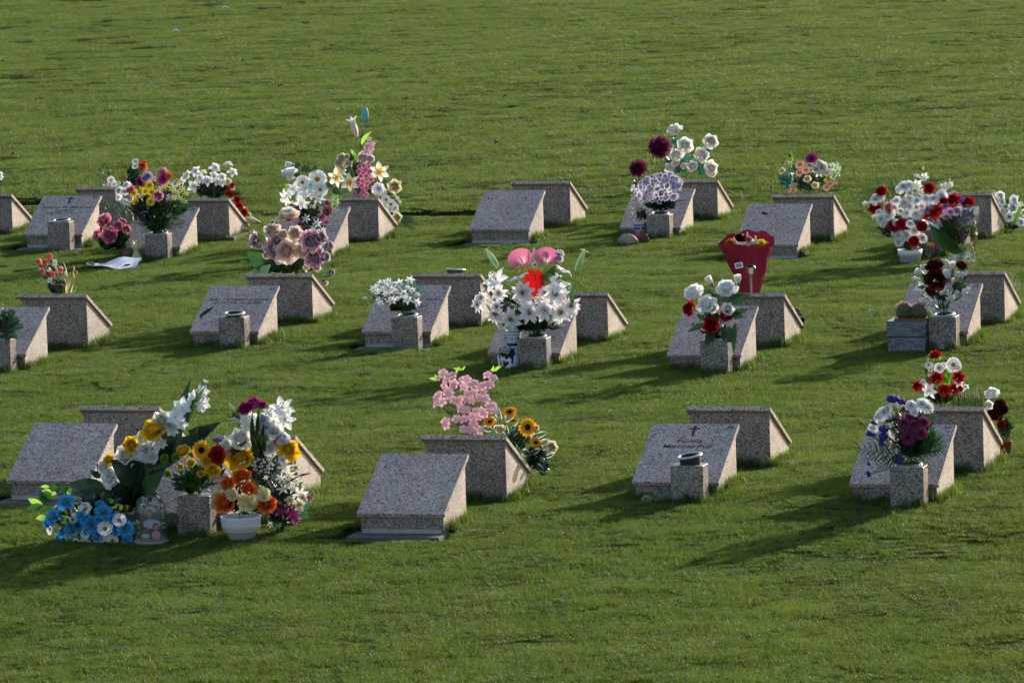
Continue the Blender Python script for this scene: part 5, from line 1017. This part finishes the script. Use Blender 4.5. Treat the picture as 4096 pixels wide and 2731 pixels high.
def planter():
    Yd = yf('3f')-.04; c_ = PY(3350+828/2.8512, 950+1300/2.8512, Yd); q = 1/(ppm(c_)*2.8512); t = empty('planter_box', c_); tag(t, 'square grey planter box with stacked-stone texture left of the cactus row vase block', 'planter')
    k = NT('stacked_stone'); tc = k.n('ShaderNodeTexCoord'); mp = k.n('ShaderNodeMapping'); k.l(tc.outputs['Object'], mp.inputs[0]); mp.inputs['Rotation'].default_value = (R(90), 0, 0)
    br = k.n('ShaderNodeTexBrick'); br.offset = .37; k.l(mp.outputs[0], br.inputs[0]); br.inputs['Scale'].default_value = 1; br.inputs['Brick Width'].default_value = .062; br.inputs['Row Height'].default_value = .0145; br.inputs['Mortar Size'].default_value = .0014
    br.inputs['Color1'].default_value = lin('5c606b'); br.inputs['Color2'].default_value = lin('8a8f9a'); br.inputs['Mortar'].default_value = lin('25272c')
    nz = k.noise(tc.outputs['Object'], 60, 5, .7); c = k.mix(k.ramp(nz, [(.45, (0, 0, 0, 1)), (.7, (.7, .7, .7, 1))]), br.outputs[0], lin('aab0ba'))
    SM = k.bsdf(c, .7, 0, .3, bump=k.math('ADD', br.outputs['Fac'], k.math('MULTIPLY', nz, -1.2)), bd=-.003)
    h, w0, w1 = 362*q, 212*q, 226*q; m = MB()
    for layer in range(24):
        f0, f1 = layer/24, (layer+1)/24; wa = w0+(w1-w0)*f0+U(-.0016, .0016); m.prism([(-wa+U(-.001, .001), -wa*.86), (wa, -wa*.86), (wa, wa*.86), (-wa, wa*.86)], h*f0+.0006, h*f1-.0006)
    m.prism([(-w0+.004, -w0*.86+.004), (w0-.004, -w0*.86+.004), (w0-.004, w0*.86-.004), (-w0+.004, w0*.86-.004)], 0, h-.002, w1/w0)
    m.build('box', SM, t, smooth=False)
    m = MB(); m.box(-w1*.97, w1*.97, -w1*.83, w1*.83, h*.5, h*.90); m.build('filling', plain('filler', '2a2a2c', .9), t, smooth=False)
    m = MB(); rm = []
    for r_, z_ in ((1.0, h), (1.0, h+.006), (.90, h+.006), (.88, h*.9)): rm.append([m.pt((x*w1*r_, y*w1*.86*r_, z_)) for x, y in ((-1, -1), (1, -1), (1, 1), (-1, 1), (-1, -1))])
    m.grid(rm); m.build('box_rim', plain('grey_plastic', '6a6e78', .6), t, smooth=False)
    TER = plain('terracotta', 'a05638', .75, 0, .2, .15)
    oc = c_+Vector((.028, -.02, h-.02)); t2 = empty('potted_cactus', oc); tag(t2, 'two round spiny cacti in a terracotta trough standing in the grey planter box', 'cactus')
    m = MB(); a, b_ = 178*q, 120*q
    for z0, z1, e in ((-.06, .028, 0), (.028, .040, .006)): m.prism([(-a-e, -b_-e), (a+e, -b_-e), (a+e, b_+e), (-a-e, b_+e)], z0, z1, 1.01)
    m.build('trough', TER, t2, smooth=False, bevel=.004)
    CAC = leaf_mat('2c3a22', '46542c', .6, 0); SP = plain('spines', 'b8aa84', .6); SPO = plain('spines_orange', 'c8762a', .6)
    for cx, rr, zz in ((-80, 104, 84), (84, 98, 80)):
        m = MB(); N = 54; rws = []
        for i in range(13):
            ph = math.pi*i/12; rws.append([m.pt((cx*q+rr*q*math.sin(ph)*math.cos(2*math.pi*j/N)*(1-.07*(j % 3 == 0)), rr*q*.95*math.sin(ph)*math.sin(2*math.pi*j/N)*(1-.07*(j % 3 == 0)), (zz+rr*1.02*math.cos(ph))*q+.03)) for j in range(N+1)])
        m.grid(rws); co = m.build('cactus', CAC, t2)
        for mt, lo_, hi_, n_ in ((SP, -.2, .8, 280), (SPO, .7, 1., 90)):
            m = MB()
            for _ in range(n_):
                z = U(lo_, hi_); a = U(0, 6.28); r_ = math.sqrt(max(0, 1-z*z)); d = Vector((r_*math.cos(a), r_*math.sin(a)*.95, z)); c2 = Vector((cx*q, 0, zz*q+.03))+d*rr*q; e = (d+Vector((U(-.7, .7), U(-.7, .7), U(-.5, .7)))).normalized(); m.tube([c2, c2+e*U(.014, .026)], .0008, .0004, 3)
            m.build('spines', mt, co)
    m = MB(); m.ball((222*q*.95, .0, .055), 24*q, 1, 1, 2.6, 10, 7); m.ball((190*q, .01, .05), 14*q, 1, 1, 3, 8, 6); m.build('yellow_cactus', LIME, t2)
planter()
b = Bq('grass_tuft', 'wispy tuft of long thin grass behind the marker numbered 58', 'plant', yb('3f'), (2010, 620), ZI, .5, rootz=None)
b.foliage([(1990, 480, 70, 90, 60, 110, .035), (2060, 560, 40, 60, 26, 90, .035)], GREY, 'blades')
# ---- near row
b = bq('bouquet', 'purple statice, magenta chrysanthemums and white daisies over dark ferns in the near row', '4e', False, ZM, .6)
b.flowers(F('mum', 'w', (530, 602, 125), (492, 642, 125), (432, 742, 96), (772, 540, 108), (870, 532, 140), (922, 560, 118), (800, 602, 80), (560, 570, 80)) + F('mum', 'mgm', (710, 702, 128, 'c'), (792, 712, 118, 'c'), (885, 690, 112), (860, 790, 120, 'c'), (745, 832, 140, 'c'), (762, 646, 96), (820, 660, 70)) + F('carn', 'bur', (740, 500, 44), (720, 520, 36)))
b.stem().pts([(610, 480, 56, 30, 130), (690, 505, 30, 18, 50), (575, 658, 54, 24, 100), (530, 748, 44, 32, 110), (530, 815, 42, 36, 110), (412, 790, 36, 24, 60), (510, 875, 24, 30, 44), (655, 1020, 46, 40, 90), (450, 692, 36, 16, 44), (390, 1150, 16, 26, 24), (395, 1062, 9, 12, 8), (815, 510, 22, 12, 14), (700, 570, 16, 22, 14)], '46309a', 'statice', .0085)
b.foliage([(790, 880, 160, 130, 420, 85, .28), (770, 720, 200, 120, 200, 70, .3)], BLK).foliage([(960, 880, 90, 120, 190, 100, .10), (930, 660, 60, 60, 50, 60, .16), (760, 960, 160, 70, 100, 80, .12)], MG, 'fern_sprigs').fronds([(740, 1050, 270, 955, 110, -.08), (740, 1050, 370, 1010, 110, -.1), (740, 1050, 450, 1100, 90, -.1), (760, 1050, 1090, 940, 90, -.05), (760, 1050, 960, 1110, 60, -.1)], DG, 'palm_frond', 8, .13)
b = bq('bouquet', 'red roses, white daisies and a white lily in a mound beside cut dry stems', '4e', True, ZM, .5)
b.flowers(F('rose', 'r', (990, 95, 105, 'u'), (1000, 300, 108), (1196, 288, 96), (832, 370, 92), (1072, 405, 108), (1160, 392, 90), (1210, 390, 50)) + F('daisy', 'wy', (1150, 175, 128, 'c'), (1022, 205, 92, 'c'), (1060, 185, 70), (930, 178, 80), (1190, 195, 70), (945, 222, 50), (940, 270, 40)) + F('lily', 'ww', (935, 405, 170, (-.3, -.8, -.1))) + F('mag', 'ww', (1200, 345, 90), (880, 332, 64), (1260, 375, 66), (1230, 400, 50)) + F('rose', 'ww', (1500, 440, 130, (0, -.4, .9)), (1465, 535, 80)))
b.stem().foliage([(1030, 460, 130, 60, 160, 70, .4), (1000, 250, 120, 120, 60, 50, .4)], BLK).foliage([(1072, 290, 70, 70, 120, 34, .55), (980, 110, 70, 40, 40, 34, .3)], BG_, 'pale_leaves')
m = MB()
for _ in range(70):
    x = U(1140, 1450); y = U(340, 470)+abs(x-1300)*.12; p1 = b.P(x+U(-20, 20), y, U(-.08, .08))-b.R; p0 = b.P(x, 560, U(-.08, .08))-b.R; m.tube([p0, p0.lerp(p1, .5)+Vector((U(-.006, .006), 0, 0)), p1], .0022, .0016, 4)
m.build('cut_stems', OL, b.o); b.foliage([(1300, 500, 150, 40, 60, 50, .2)], OL)
pc = gpx(ZM, 1618, 985); b = Bq('flowerpot', 'terracotta pot of dark red carnations at the right end of the near row', 'potted flowers', pc.y, (1618, 855), ZM, .5)
b.flowers(F('carn', 'dr', (1560, 540, 120), (1542, 592, 130), (1592, 578, 96), (1500, 602, 90), (1500, 560, 70), (1530, 640, 80)) + F('carn', 'rd', (1582, 710, 80)) + F('tip', 'r', (1650, 642, 40))).stem()
b.foliage([(1610, 740, 70, 80, 120, 46, .45), (1560, 650, 60, 60, 40, 46, .4)], DG).foliage([(1620, 810, 60, 30, 60, 34, .5)], GREY)
q = 1/b.k; m = MB(); m.lathe([(.001, -130*q), (44*q, -130*q), (52*q, -16*q), (56*q, -16*q), (57*q, 4*q), (52*q, 4*q), (50*q, -10*q), (.001, -10*q)], 30); m.build('pot', plain('terracotta', 'a05638', .75, 0, .2, .15), b.o)
m = MB(); pw = gpx(ZL, 500, 1310); b = Bq('weed', 'pale leafy weed growing against the left front of the cross marker', 'plant', pw.y, (500, 1310), ZL, .6)
b.foliage([(400, 1270, 70, 40, 60, 60, .4), (500, 1240, 50, 40, 60, 60, .4), (590, 1250, 80, 40, 70, 60, .4), (350, 1330, 60, 20, 20, 50, .3)], GREY, 'leaves')
# pink blossom + sunflowers
b = bq('bouquet', 'pink cherry-like blossom with leafy twigs over the near row marker', '4c', True, ZK, .5)
b.flowers(F('bloss', 'pl', *[(x+U(-8, 8), y+U(-8, 8), U(70, 92)) for x, y in ((825, 88), (795, 130), (850, 150), (905, 105), (840, 185), (790, 265), (775, 300), (810, 335), (885, 265), (920, 175), (905, 215), (860, 240), (770, 345), (980, 140), (1025, 150), (990, 215), (1050, 190), (1090, 170), (1030, 260), (1080, 250), (1130, 210), (1165, 185), (1190, 110), (1240, 135), (1215, 190), (1010, 310), (960, 300), (1060, 320), (1130, 300), (1180, 300), (1240, 360), (1200, 370), (970, 390), (1020, 400), (1090, 400), (1150, 400), (1170, 440), (1120, 460), (1060, 455), (850, 490), (845, 530), (940, 470), (1000, 470), (1080, 510), (990, 560), (1035, 560), (1080, 570), (1130, 560), (1240, 400), (940, 330), (905, 310), (1150, 250), (870, 110))]))
b.stem(plain('bark_twig', '3a2a22', .8), .0018).leaves([(930, 90, 965, 30, 30), (985, 60, 900, 48, 22), (985, 60, 1010, 30, 22), (1250, 70, 1245, 22, 30), (1255, 68, 1310, 28, 32), (1250, 70, 1215, 58, 20), (770, 140, 705, 130, 26), (770, 130, 750, 95, 20)], LIME).foliage([(900, 390, 70, 60, 26, 50, .3), (1000, 500, 120, 60, 40, 50, .35), (1200, 280, 60, 60, 14, 60, .3), (1080, 310, 60, 40, 10, 60, .35)], MG)
b = Bq('bouquet', 'sunflowers and a white rose among variegated leaves at the right of the near row marker', 'bouquet', yb('4c')+.02, top('4c', True)+Vector((.28, .0, -.12)), ZK, .45, G1)
b.flowers(F('sunf', 'sun', (1530, 540, 160, (.1, -.9, .2)), (1378, 415, 130, (0, -.6, .8)), (1212, 496, 110, (-.2, -.7, .6)), (1412, 488, 90, 'u'), (1596, 670, 112, (.3, -.6, .6))) + F('rose', 'cream', (1725, 705, 100, (.5, -.8, .2)), (1302, 560, 80), (1600, 545, 50), (1650, 810, 40)))
b.stem(MG, .0024).leaves([(1260, 500, 1215, 445, 60), (1300, 470, 1290, 375, 75), (1340, 480, 1430, 430, 70), (1230, 560, 1140, 540, 60), (1250, 570, 1300, 520, 60), (1400, 520, 1460, 470, 65), (1350, 600, 1350, 520, 65), (1600, 620, 1700, 580, 55), (1640, 680, 1725, 650, 60), (1560, 640, 1620, 590, 50), (1150, 600, 1065, 580, 44), (1480, 740, 1555, 770, 70), (1590, 860, 1665, 900, 80), (1650, 720, 1720, 690, 50), (1400, 640, 1460, 690, 60), (1560, 760, 1640, 720, 50), (1380, 600, 1460, 570, 60), (1680, 790, 1755, 760, 40)], VAR)
b.foliage([(1600, 790, 100, 110, 150, 60, .5), (1460, 620, 100, 90, 80, 55, .5), (1640, 880, 60, 60, 50, 50, .5)], BLK).foliage([(1660, 840, 50, 80, 50, 45, .3), (1420, 600, 90, 60, 50, 40, .4)], TEAL)
# ---- the heap round the second marker of the near row
b = bq('bouquet', 'sunflower with a red carnation and drooping yellow roses in the crowded near row block', '4b', False, ZJ, .5)
b.flowers(F('sunf', 'sun', (1438, 570, 150, (-.1, -1, .15))) + F('carn', 'r', (1550, 605, 125, 'c')) + F('rose', 'y', (1308, 582, 110), (1472, 650, 88), (1520, 712, 108, (.2, -.8, -.4)), (1362, 662, 66), (1430, 740, 50), (1290, 690, 50)) + F('pom', 'gbn', (1172, 630, 66), (1252, 622, 62), (1198, 736, 54)), dy0=-.03)
b.stem(MG, .0026).foliage([(1390, 790, 130, 90, 120, 90, .22), (1460, 700, 130, 90, 60, 80, .25)], MG).foliage([(1330, 800, 100, 90, 70, 70, .5)], DG).leaves([(1380, 620, 1300, 500, 40), (1390, 560, 1410, 400, 40), (1410, 480, 1340, 420, 40)], DG)
Yg = yf('4b')+.06
b = Bq('flowerpot', 'tall arrangement of gladiolus, yellow roses and white carnations with huge leaves in a pale pot', 'potted flowers', Yg, (885, 1015), ZJ, .55)
b.flowers(F('glad', 'ww', (1442, 150, 110, (.6, -.5, .4)), (1370, 185, 100, (-.5, -.6, .4)), (1445, 245, 125, (.7, -.5, -.2)), (1300, 260, 140), (1250, 330, 140), (1290, 380, 110), (1225, 430, 100), (1465, 78, 44, 60), (1150, 520, 90), (1125, 490, 60)) + F('carn', 'ww', (1045, 582, 170), (797, 765, 150), (748, 690, 110), (1080, 620, 90), (1000, 640, 90), (1210, 392, 90)) + F('rose', 'cr2', (1155, 362, 130), (900, 610, 150, 'c'), (1018, 482, 90)) + F('rose', 'y', (1097, 435, 175, (-.1, -.6, .7)), (942, 535, 120), (785, 645, 100)), dy0=-.02)
b.stem(MG, .003).leaves([(1250, 600, 1360, 60, 90, .05), (1300, 430, 1400, 180, 95, -.08), (1020, 780, 790, 640, 200, -.2), (1100, 700, 1480, 440, 150, .0), (1320, 560, 1570, 370, 110, .05), (1350, 500, 1490, 400, 110, 0), (760, 860, 500, 800, 130, -.1), (780, 900, 520, 870, 110, -.1), (720, 760, 640, 715, 50), (740, 740, 690, 665, 50), (720, 700, 700, 770, 50), (1240, 640, 1180, 520, 90, -.1), (1200, 350, 1130, 390, 30), (1140, 430, 1150, 320, 24), (1180, 500, 1240, 470, 60), (960, 800, 1040, 640, 160, -.15), (900, 950, 800, 760, 140, -.1), (1020, 900, 1180, 700, 160, -.05)], BLK, 'broad_leaf', .12)
b.leaves([(1320, 400, 1465, 110, 50, -.1), (1260, 470, 1340, 320, 40, -.12)], MG, 'gladiolus_stalk', .3).foliage([(940, 860, 170, 120, 200, 110, .4), (1100, 560, 160, 120, 90, 90, .4)], BLK)
q = 1/b.k; m = MB(); m.lathe([(.001, -120*q), (70*q, -120*q), (84*q, -6*q), (90*q, -6*q), (90*q, 10*q), (82*q, 10*q), (78*q, -20*q), (.001, -20*q)], 32); m.build('pot', plain('grey_pot', 'a6a8ac', .5, 0, .4, .1), b.o)
Yl = yf('4b')-.12; gp = gpx(ZJ, 640, 1235)
b = Bq('bouquet', 'low spray of bright blue flowers and white yellow-eyed daisies on the grass', 'bouquet', gp.y+.10, (640, 1150), ZJ, .35)
b.flowers(F('blue', 'bl', (475, 945, 155), (385, 1050, 155), (738, 1020, 155), (652, 1105, 165), (510, 1135, 140), (890, 1130, 155), (460, 1215, 95), (905, 1210, 100), (715, 965, 95), (445, 1150, 80), (800, 1060, 90), (560, 1100, 110), (580, 1040, 90), (690, 1180, 100), (820, 1130, 110), (420, 1200, 90), (340, 1090, 90)) + F('poppy', 'bluw', (410, 985, 84), (608, 992, 105), (520, 1062, 84), (850, 1070, 100, (.3, -.8, .5)), (750, 1130, 108, (.2, -.9, .4)), (362, 1132, 84), (710, 1200, 92), (612, 1228, 98), (610, 1165, 72), (800, 1215, 86), (545, 1220, 62)))
b.stem(MG, .002).foliage([(640, 1080, 280, 110, 220, 60, .45), (700, 940, 140, 50, 60, 80, .5)], DG).foliage([(620, 1080, 270, 110, 60, 40, .6), (960, 1110, 40, 40, 16, 26, .7)], BG_, 'pale_leaves').leaves([(300, 960, 200, 915, 50), (400, 880, 300, 855, 46), (350, 830, 290, 828, 26), (480, 880, 515, 840, 44), (330, 1050, 255, 1055, 44), (780, 940, 810, 925, 40)], LIME).leaves([(310, 960, 190, 990, 56), (360, 980, 250, 1000, 50), (330, 940, 280, 860, 60), (400, 860, 370, 810, 60), (480, 860, 430, 820, 60), (360, 920, 320, 850, 70)], MG)
m = MB(); m.tube([b.P(640, 1000)-b.R, b.P(480, 900)-b.R, b.P(330, 930)-b.R], .002); m.tube([b.P(640, 1000)-b.R, b.P(520, 860)-b.R, b.P(400, 850)-b.R], .002); m.build('twigs', MG, b.o)
def cloche():
    p0 = gpx(ZJ, 1078, 1222); p0.z = gh(p0.x, p0.y); q = 1/(ppm(p0)*1.7818); t = empty('glass_dome', p0); tag(t, 'clear glass dome over a family photograph beside the sunflower block', 'glass dome')
    k = NT('dome_glass'); tr = k.n('ShaderNodeBsdfTransparent'); gl = k.n('ShaderNodeBsdfGlossy'); gl.inputs['Roughness'].default_value = .05; fr = k.n('ShaderNodeLayerWeight'); fr.inputs[0].default_value = .3
    mx = k.n('ShaderNodeMixShader'); k.l(k.math('ADD', k.math('MULTIPLY', fr.outputs[0], .7), .02), mx.inputs[0]); k.l(tr.outputs[0], mx.inputs[1]); k.l(gl.outputs[0], mx.inputs[2]); k.l(mx.outputs[0], k.out.inputs[0])
    m = MB(); R1 = 116*q; m.lathe([(R1*1.0, 14*q), (R1*1.02, 120*q), (R1, 220*q), (R1*.94, 262*q), (R1*.80, 300*q), (R1*.58, 328*q), (R1*.3, 345*q), (.001, 350*q)], 40); m.build('glass', k.m, t)
    m = MB(); m.lathe([(.001, -8*q), (R1*1.08, -8*q), (R1*1.08, 10*q), (R1*1.0, 14*q), (.001, 14*q)], 36); m.build('base', plain('dome_base', '8a8c86', .5), t)
    def card(x0, x1, z0, z1, y, mat, nm, par): 
        m = MB(); m.box(x0*q, x1*q, y*q, (y+3)*q, z0*q, z1*q); return m.build(nm, mat, par, smooth=False)
    ph = card(-78, 82, 18, 262, 0, plain('photo_ground', '5f5c60', .35, 0, .5, .35, 22), 'photograph', t)
    def el(x, z, rx, rz, c_, nm, y=-1.0):
        m = MB(); fc = [m.pt(((x+rx*math.cos(a))*q, y*q, (z+rz*math.sin(a))*q)) for a in [i*.3927 for i in range(16)]]; m.face(fc); m.build(nm, plain('ph_'+c_, c_, .4, 0, .4, .25, 40), ph, smooth=False)
    el(4, 232, 40, 26, 'a0a0a0', 'picture_patch', -.6); el(-4, 208, 27, 26, '5c5048', 'picture_hair', -1.1); el(-6, 190, 22, 30, '8a6a5e', 'picture_face', -1.25); el(10, 128, 66, 34, 'a8aab0', 'picture_shirt', -1.0); el(-40, 70, 30, 26, '8a5c54', 'picture_face', -1.4); el(40, 110, 24, 26, '4a3430', 'picture_hair', -1.6); el(42, 104, 18, 20, 'b8867a', 'picture_face', -1.9); el(40, 50, 34, 30, 'c08a9c', 'picture_dress', -1.7); el(-44, 42, 34, 16, 'b8b8be', 'picture_shirt', -1.8)
    m = MB()
    for (x, z) in ((-60, 250), (-30, 290), (30, 292), (62, 250), (-96, 130), (-90, 80), (94, 200), (96, 120), (-50, 300), (50, 290)):
        for _ in range(16): m.ball(((x+U(-12, 12))*q, U(-8, 8)*q, (z+U(-26, 26))*q), 4.2*q, seg=5, rings=4)
    m.build('bead_garland', plain('pale_beads', 'b8cbb8', .4), t)
    m = MB()
    for _ in range(30): p = Vector((U(84, 100)*q, U(-10, 10)*q, U(40, 150)*q)); leafm(m, p, p+Vector((U(-20, 20), U(-10, 10), U(-14, 20)))*q, 10*q)
    m.build('leaf_garland', MG, t)
cloche()
pp = gpx(ZJ, 1716, 1195); b = Bq('flowerpot', 'white pot with gold rings holding orange roses and cream pompon flowers', 'potted flowers', pp.y, (1716, 1045), ZJ, .5)
b.flowers(F('rose', 'o', (1725, 765, 130, (0, -.7, .7)), (1628, 812, 105), (1775, 848, 105, (.2, -.7, .7)), (1605, 950, 150, (-.2, -.8, .5)), (1900, 957, 132, (.2, -.8, .5))) + F('pom', 'cream', (1765, 937, 145), (1548, 895, 95), (1655, 885, 90), (1880, 885, 100), (1530, 955, 70), (1870, 858, 60)))
b.stem().foliage([(1720, 960, 150, 60, 160, 60, .45), (1720, 860, 110, 60, 50, 50, .4)], BLK).foliage([(1860, 845, 30, 26, 16, 24, .6)], LIME, 'sprigs')
q = 1/b.k; m = MB(); m.lathe([(.001, -155*q), (96*q, -155*q), (106*q, -106*q), (128*q, -100*q), (138*q, -64*q), (146*q, -4*q), (150*q, 8*q), (142*q, 9*q), (136*q, -20*q), (.001, -22*q)], 40); po = m.build('pot', WHITEP, b.o)
for z_, r_ in ((-62, 139.3), (-74, 137.4), (-100, 129)): m = MB(); m.lathe([(r_*q-.001, (z_-1.8)*q), (r_*q+.0013, (z_-1)*q), (r_*q+.0013, (z_+1)*q), (r_*q-.001, (z_+1.8)*q)], 40); m.build('gold_ring', GOLD, po)
Yh = yf('4b')+.30
b = Bq('bouquet', 'tall white lilies, carnations and one large yellow rose behind the orange roses', 'bouquet', Yh, (1860, 1060), ZJ, .35)
b.flowers(F('rose', 'cr2', (1720, 495, 165), (1632, 552, 140, (-.4, -.7, .4)), (1700, 560, 90)) + F('rose', 'y', (1710, 628, 200, (-.1, -.8, .6)), (2050, 572, 165, (.5, -.7, .4))) + F('pom', 'ww', (1778, 365, 135)) + F('carn', 'ww', (1880, 355, 110), (1900, 402, 110), (1955, 440, 130), (2012, 490, 110), (1930, 560, 120), (1960, 520, 80), (1860, 420, 90)) + F('lily', 'ww', (2010, 272, 190, (.3, -.8, .5)), (2032, 350, 170, (.5, -.8, 0)), (1925, 300, 110), (1950, 372, 120)) + F('hrose', 'mg', (1810, 255, 90, 'u'), (1750, 292, 90), (1872, 262, 60)) + F('lbud', 'gb', (1658, 270, 80, 120), (1665, 350, 80, 170), (1690, 370, 50, 170)) + F('lbud', 'brn', (1698, 552, 165, 38)))
b.stem(OL, .0026).pts([(1880, 660, 90, 80, 150), (1620, 500, 40, 40, 20), (1560, 640, 60, 30, 16)], 'e2e4e0', 'babys_breath', .0065).leaves([(1850, 560, 1800, 300, 50, -.16), (1860, 600, 1850, 250, 46, -.16), (1870, 620, 1880, 380, 50, -.14), (1860, 640, 1780, 420, 36, -.14), (1880, 620, 1900, 450, 40, -.14)], DG, 'long_leaf').foliage([(1860, 640, 110, 180, 160, 80, .3), (1720, 330, 90, 50, 60, 50, .3), (1880, 900, 60, 120, 80, 70, .4)], BLK)
b = Bq('bouquet', 'trailing spray of cream lilies, magenta-edged lilies and red spikes at the right of the heap', 'bouquet', Yh-.1, (1990, 1130), ZJ, .4)
b.flowers(F('star', 'cr2', (2030, 690, 120), (2062, 742, 115), (2022, 842, 115), (2140, 882, 130, 'c'), (2110, 782, 100), (2150, 745, 90), (2090, 840, 90), (2000, 770, 90), (2010, 650, 60)) + F('mag', 'cream', (2130, 962, 100), (2070, 930, 90), (2110, 700, 70), (2050, 800, 80), (2160, 910, 70)) + F('star', 'mgw', (2010, 992, 135, 'c'), (2090, 1032, 135, 'c'), (2200, 910, 84), (2060, 960, 80), (1960, 940, 60), (2110, 1070, 60)) + F('star', 'w', (1930, 1097, 52, 'c'), (1986, 1102, 56, 'c'), (1895, 765, 50)) + F('mag', 'wyl', (2015, 640, 70)))
b.stem(MG, .0022).leaves([(2110, 760, 2225, 733, 18, -.08), (1950, 530, 2008, 458, 16, -.1), (2050, 800, 2130, 760, 16, -.1)], plain('red_spike', 'b01826', .4, 0, .4), 'red_spike').foliage([(2040, 900, 110, 180, 230, 60, .35), (2010, 1060, 110, 60, 110, 60, .35)], BLK).foliage([(2060, 820, 90, 110, 60, 50, .3)], OL).fronds([(2090, 1000, 2215, 950, 60, 0), (2060, 1060, 2200, 1040, 50, 0)], TEAL)
# ---- litter on the lawn
def litter(name, label, x, y, L, wd, mat, cat, ang=0, kind='strip'):
    p = gpx((0, 0, 1.7415), 0, 0) if False else gpx((0, 0, 1/1.7415), x, y, .03); m = MB()
    if kind == 'strip': m.tube([(-L/2, 0, 0), (0, .01, .008), (L/2*math.cos(ang), 0, L/2*math.sin(ang)+.004)], wd, wd*.5, 5)
    else: leafm(m, (-L/2, 0, 0), (L/2, .01, .02), wd*2, (0, -.6, 1), .4, .3, 5)
    tag(m.build(name, mat, None, p), label, cat)
PT = plain('feather_white', 'd6d6dc', .6); TW = plain('pale_twig', '9a9078', .8)
for a in (('feather', 'white feather lying alone in the upper left of the lawn', 404, 75, .10, .03, PT, 'feather', 0, 'f'), ('feather', 'tiny white feather near the top edge of the lawn', 517, 22, .12, .02, PT, 'feather', 0, 'f'),
          ('petal', 'white petal on the grass between the rose block and the cactus planter', 2000, 718, .045, .012, PT, 'petal', 0, 'f'), ('petal', 'small white petal left of the cross marker of the near row', 1402, 948, .03, .010, PT, 'petal', 0, 'f'),
          ('twig', 'pale upright twig in the grass below the blue flowers', 334, 1308, .05, .003, TW, 'twig', 1.1, 'strip'), ('twig', 'pale twig lying in the empty lawn near the bottom left', 508, 1377, .10, .003, TW, 'twig', .3, 'strip'),
          ('twig', 'dark thin stick lying left of the cross marker', 1290, 1093, .16, .003, plain('dark_stick', '4a4434', .8), 'twig', 0, 'strip')): litter(*a)
DL = plain('dry_leaf', '4a3626', .9)
for x, y, lb in ((15, 290, 'brown dry leaf right at the left edge of the empty far lawn'), (990, 320, 'dry leaf on the far lawn between the white magnolias and white lilies'), (300, 328, 'dry leaf on the far lawn straight above the marker with a cross'),
        (1650, 338, 'dry leaf on the far lawn above the teal bud of the tallest bouquet'), (1868, 462, 'dry leaf on the lawn to the right of the teal bud'), (2320, 452, 'dry leaf on the lawn above the unadorned pair of far markers'), (2283, 665, 'dry leaf nearest above the blank marker of the far row'),
        (1117, 288, 'dry leaf on the far lawn above the white magnolias'), (60, 718, 'dry leaf just above the marker cut by the left edge'), (1290, 402, 'dry leaf on the far lawn left above the white lily bouquet')):
    p = gpx((0, 0, 1.1484), x, y, .028); m = MB(); leafm(m, (-.035, 0, 0), (.035, .01, .012), .04, (0, -.6, 1), .5, .3, 5)
    tag(m.build('dry_leaf', DL, None, p), lb, 'leaf', 'dry leaves scattered on the far lawn')
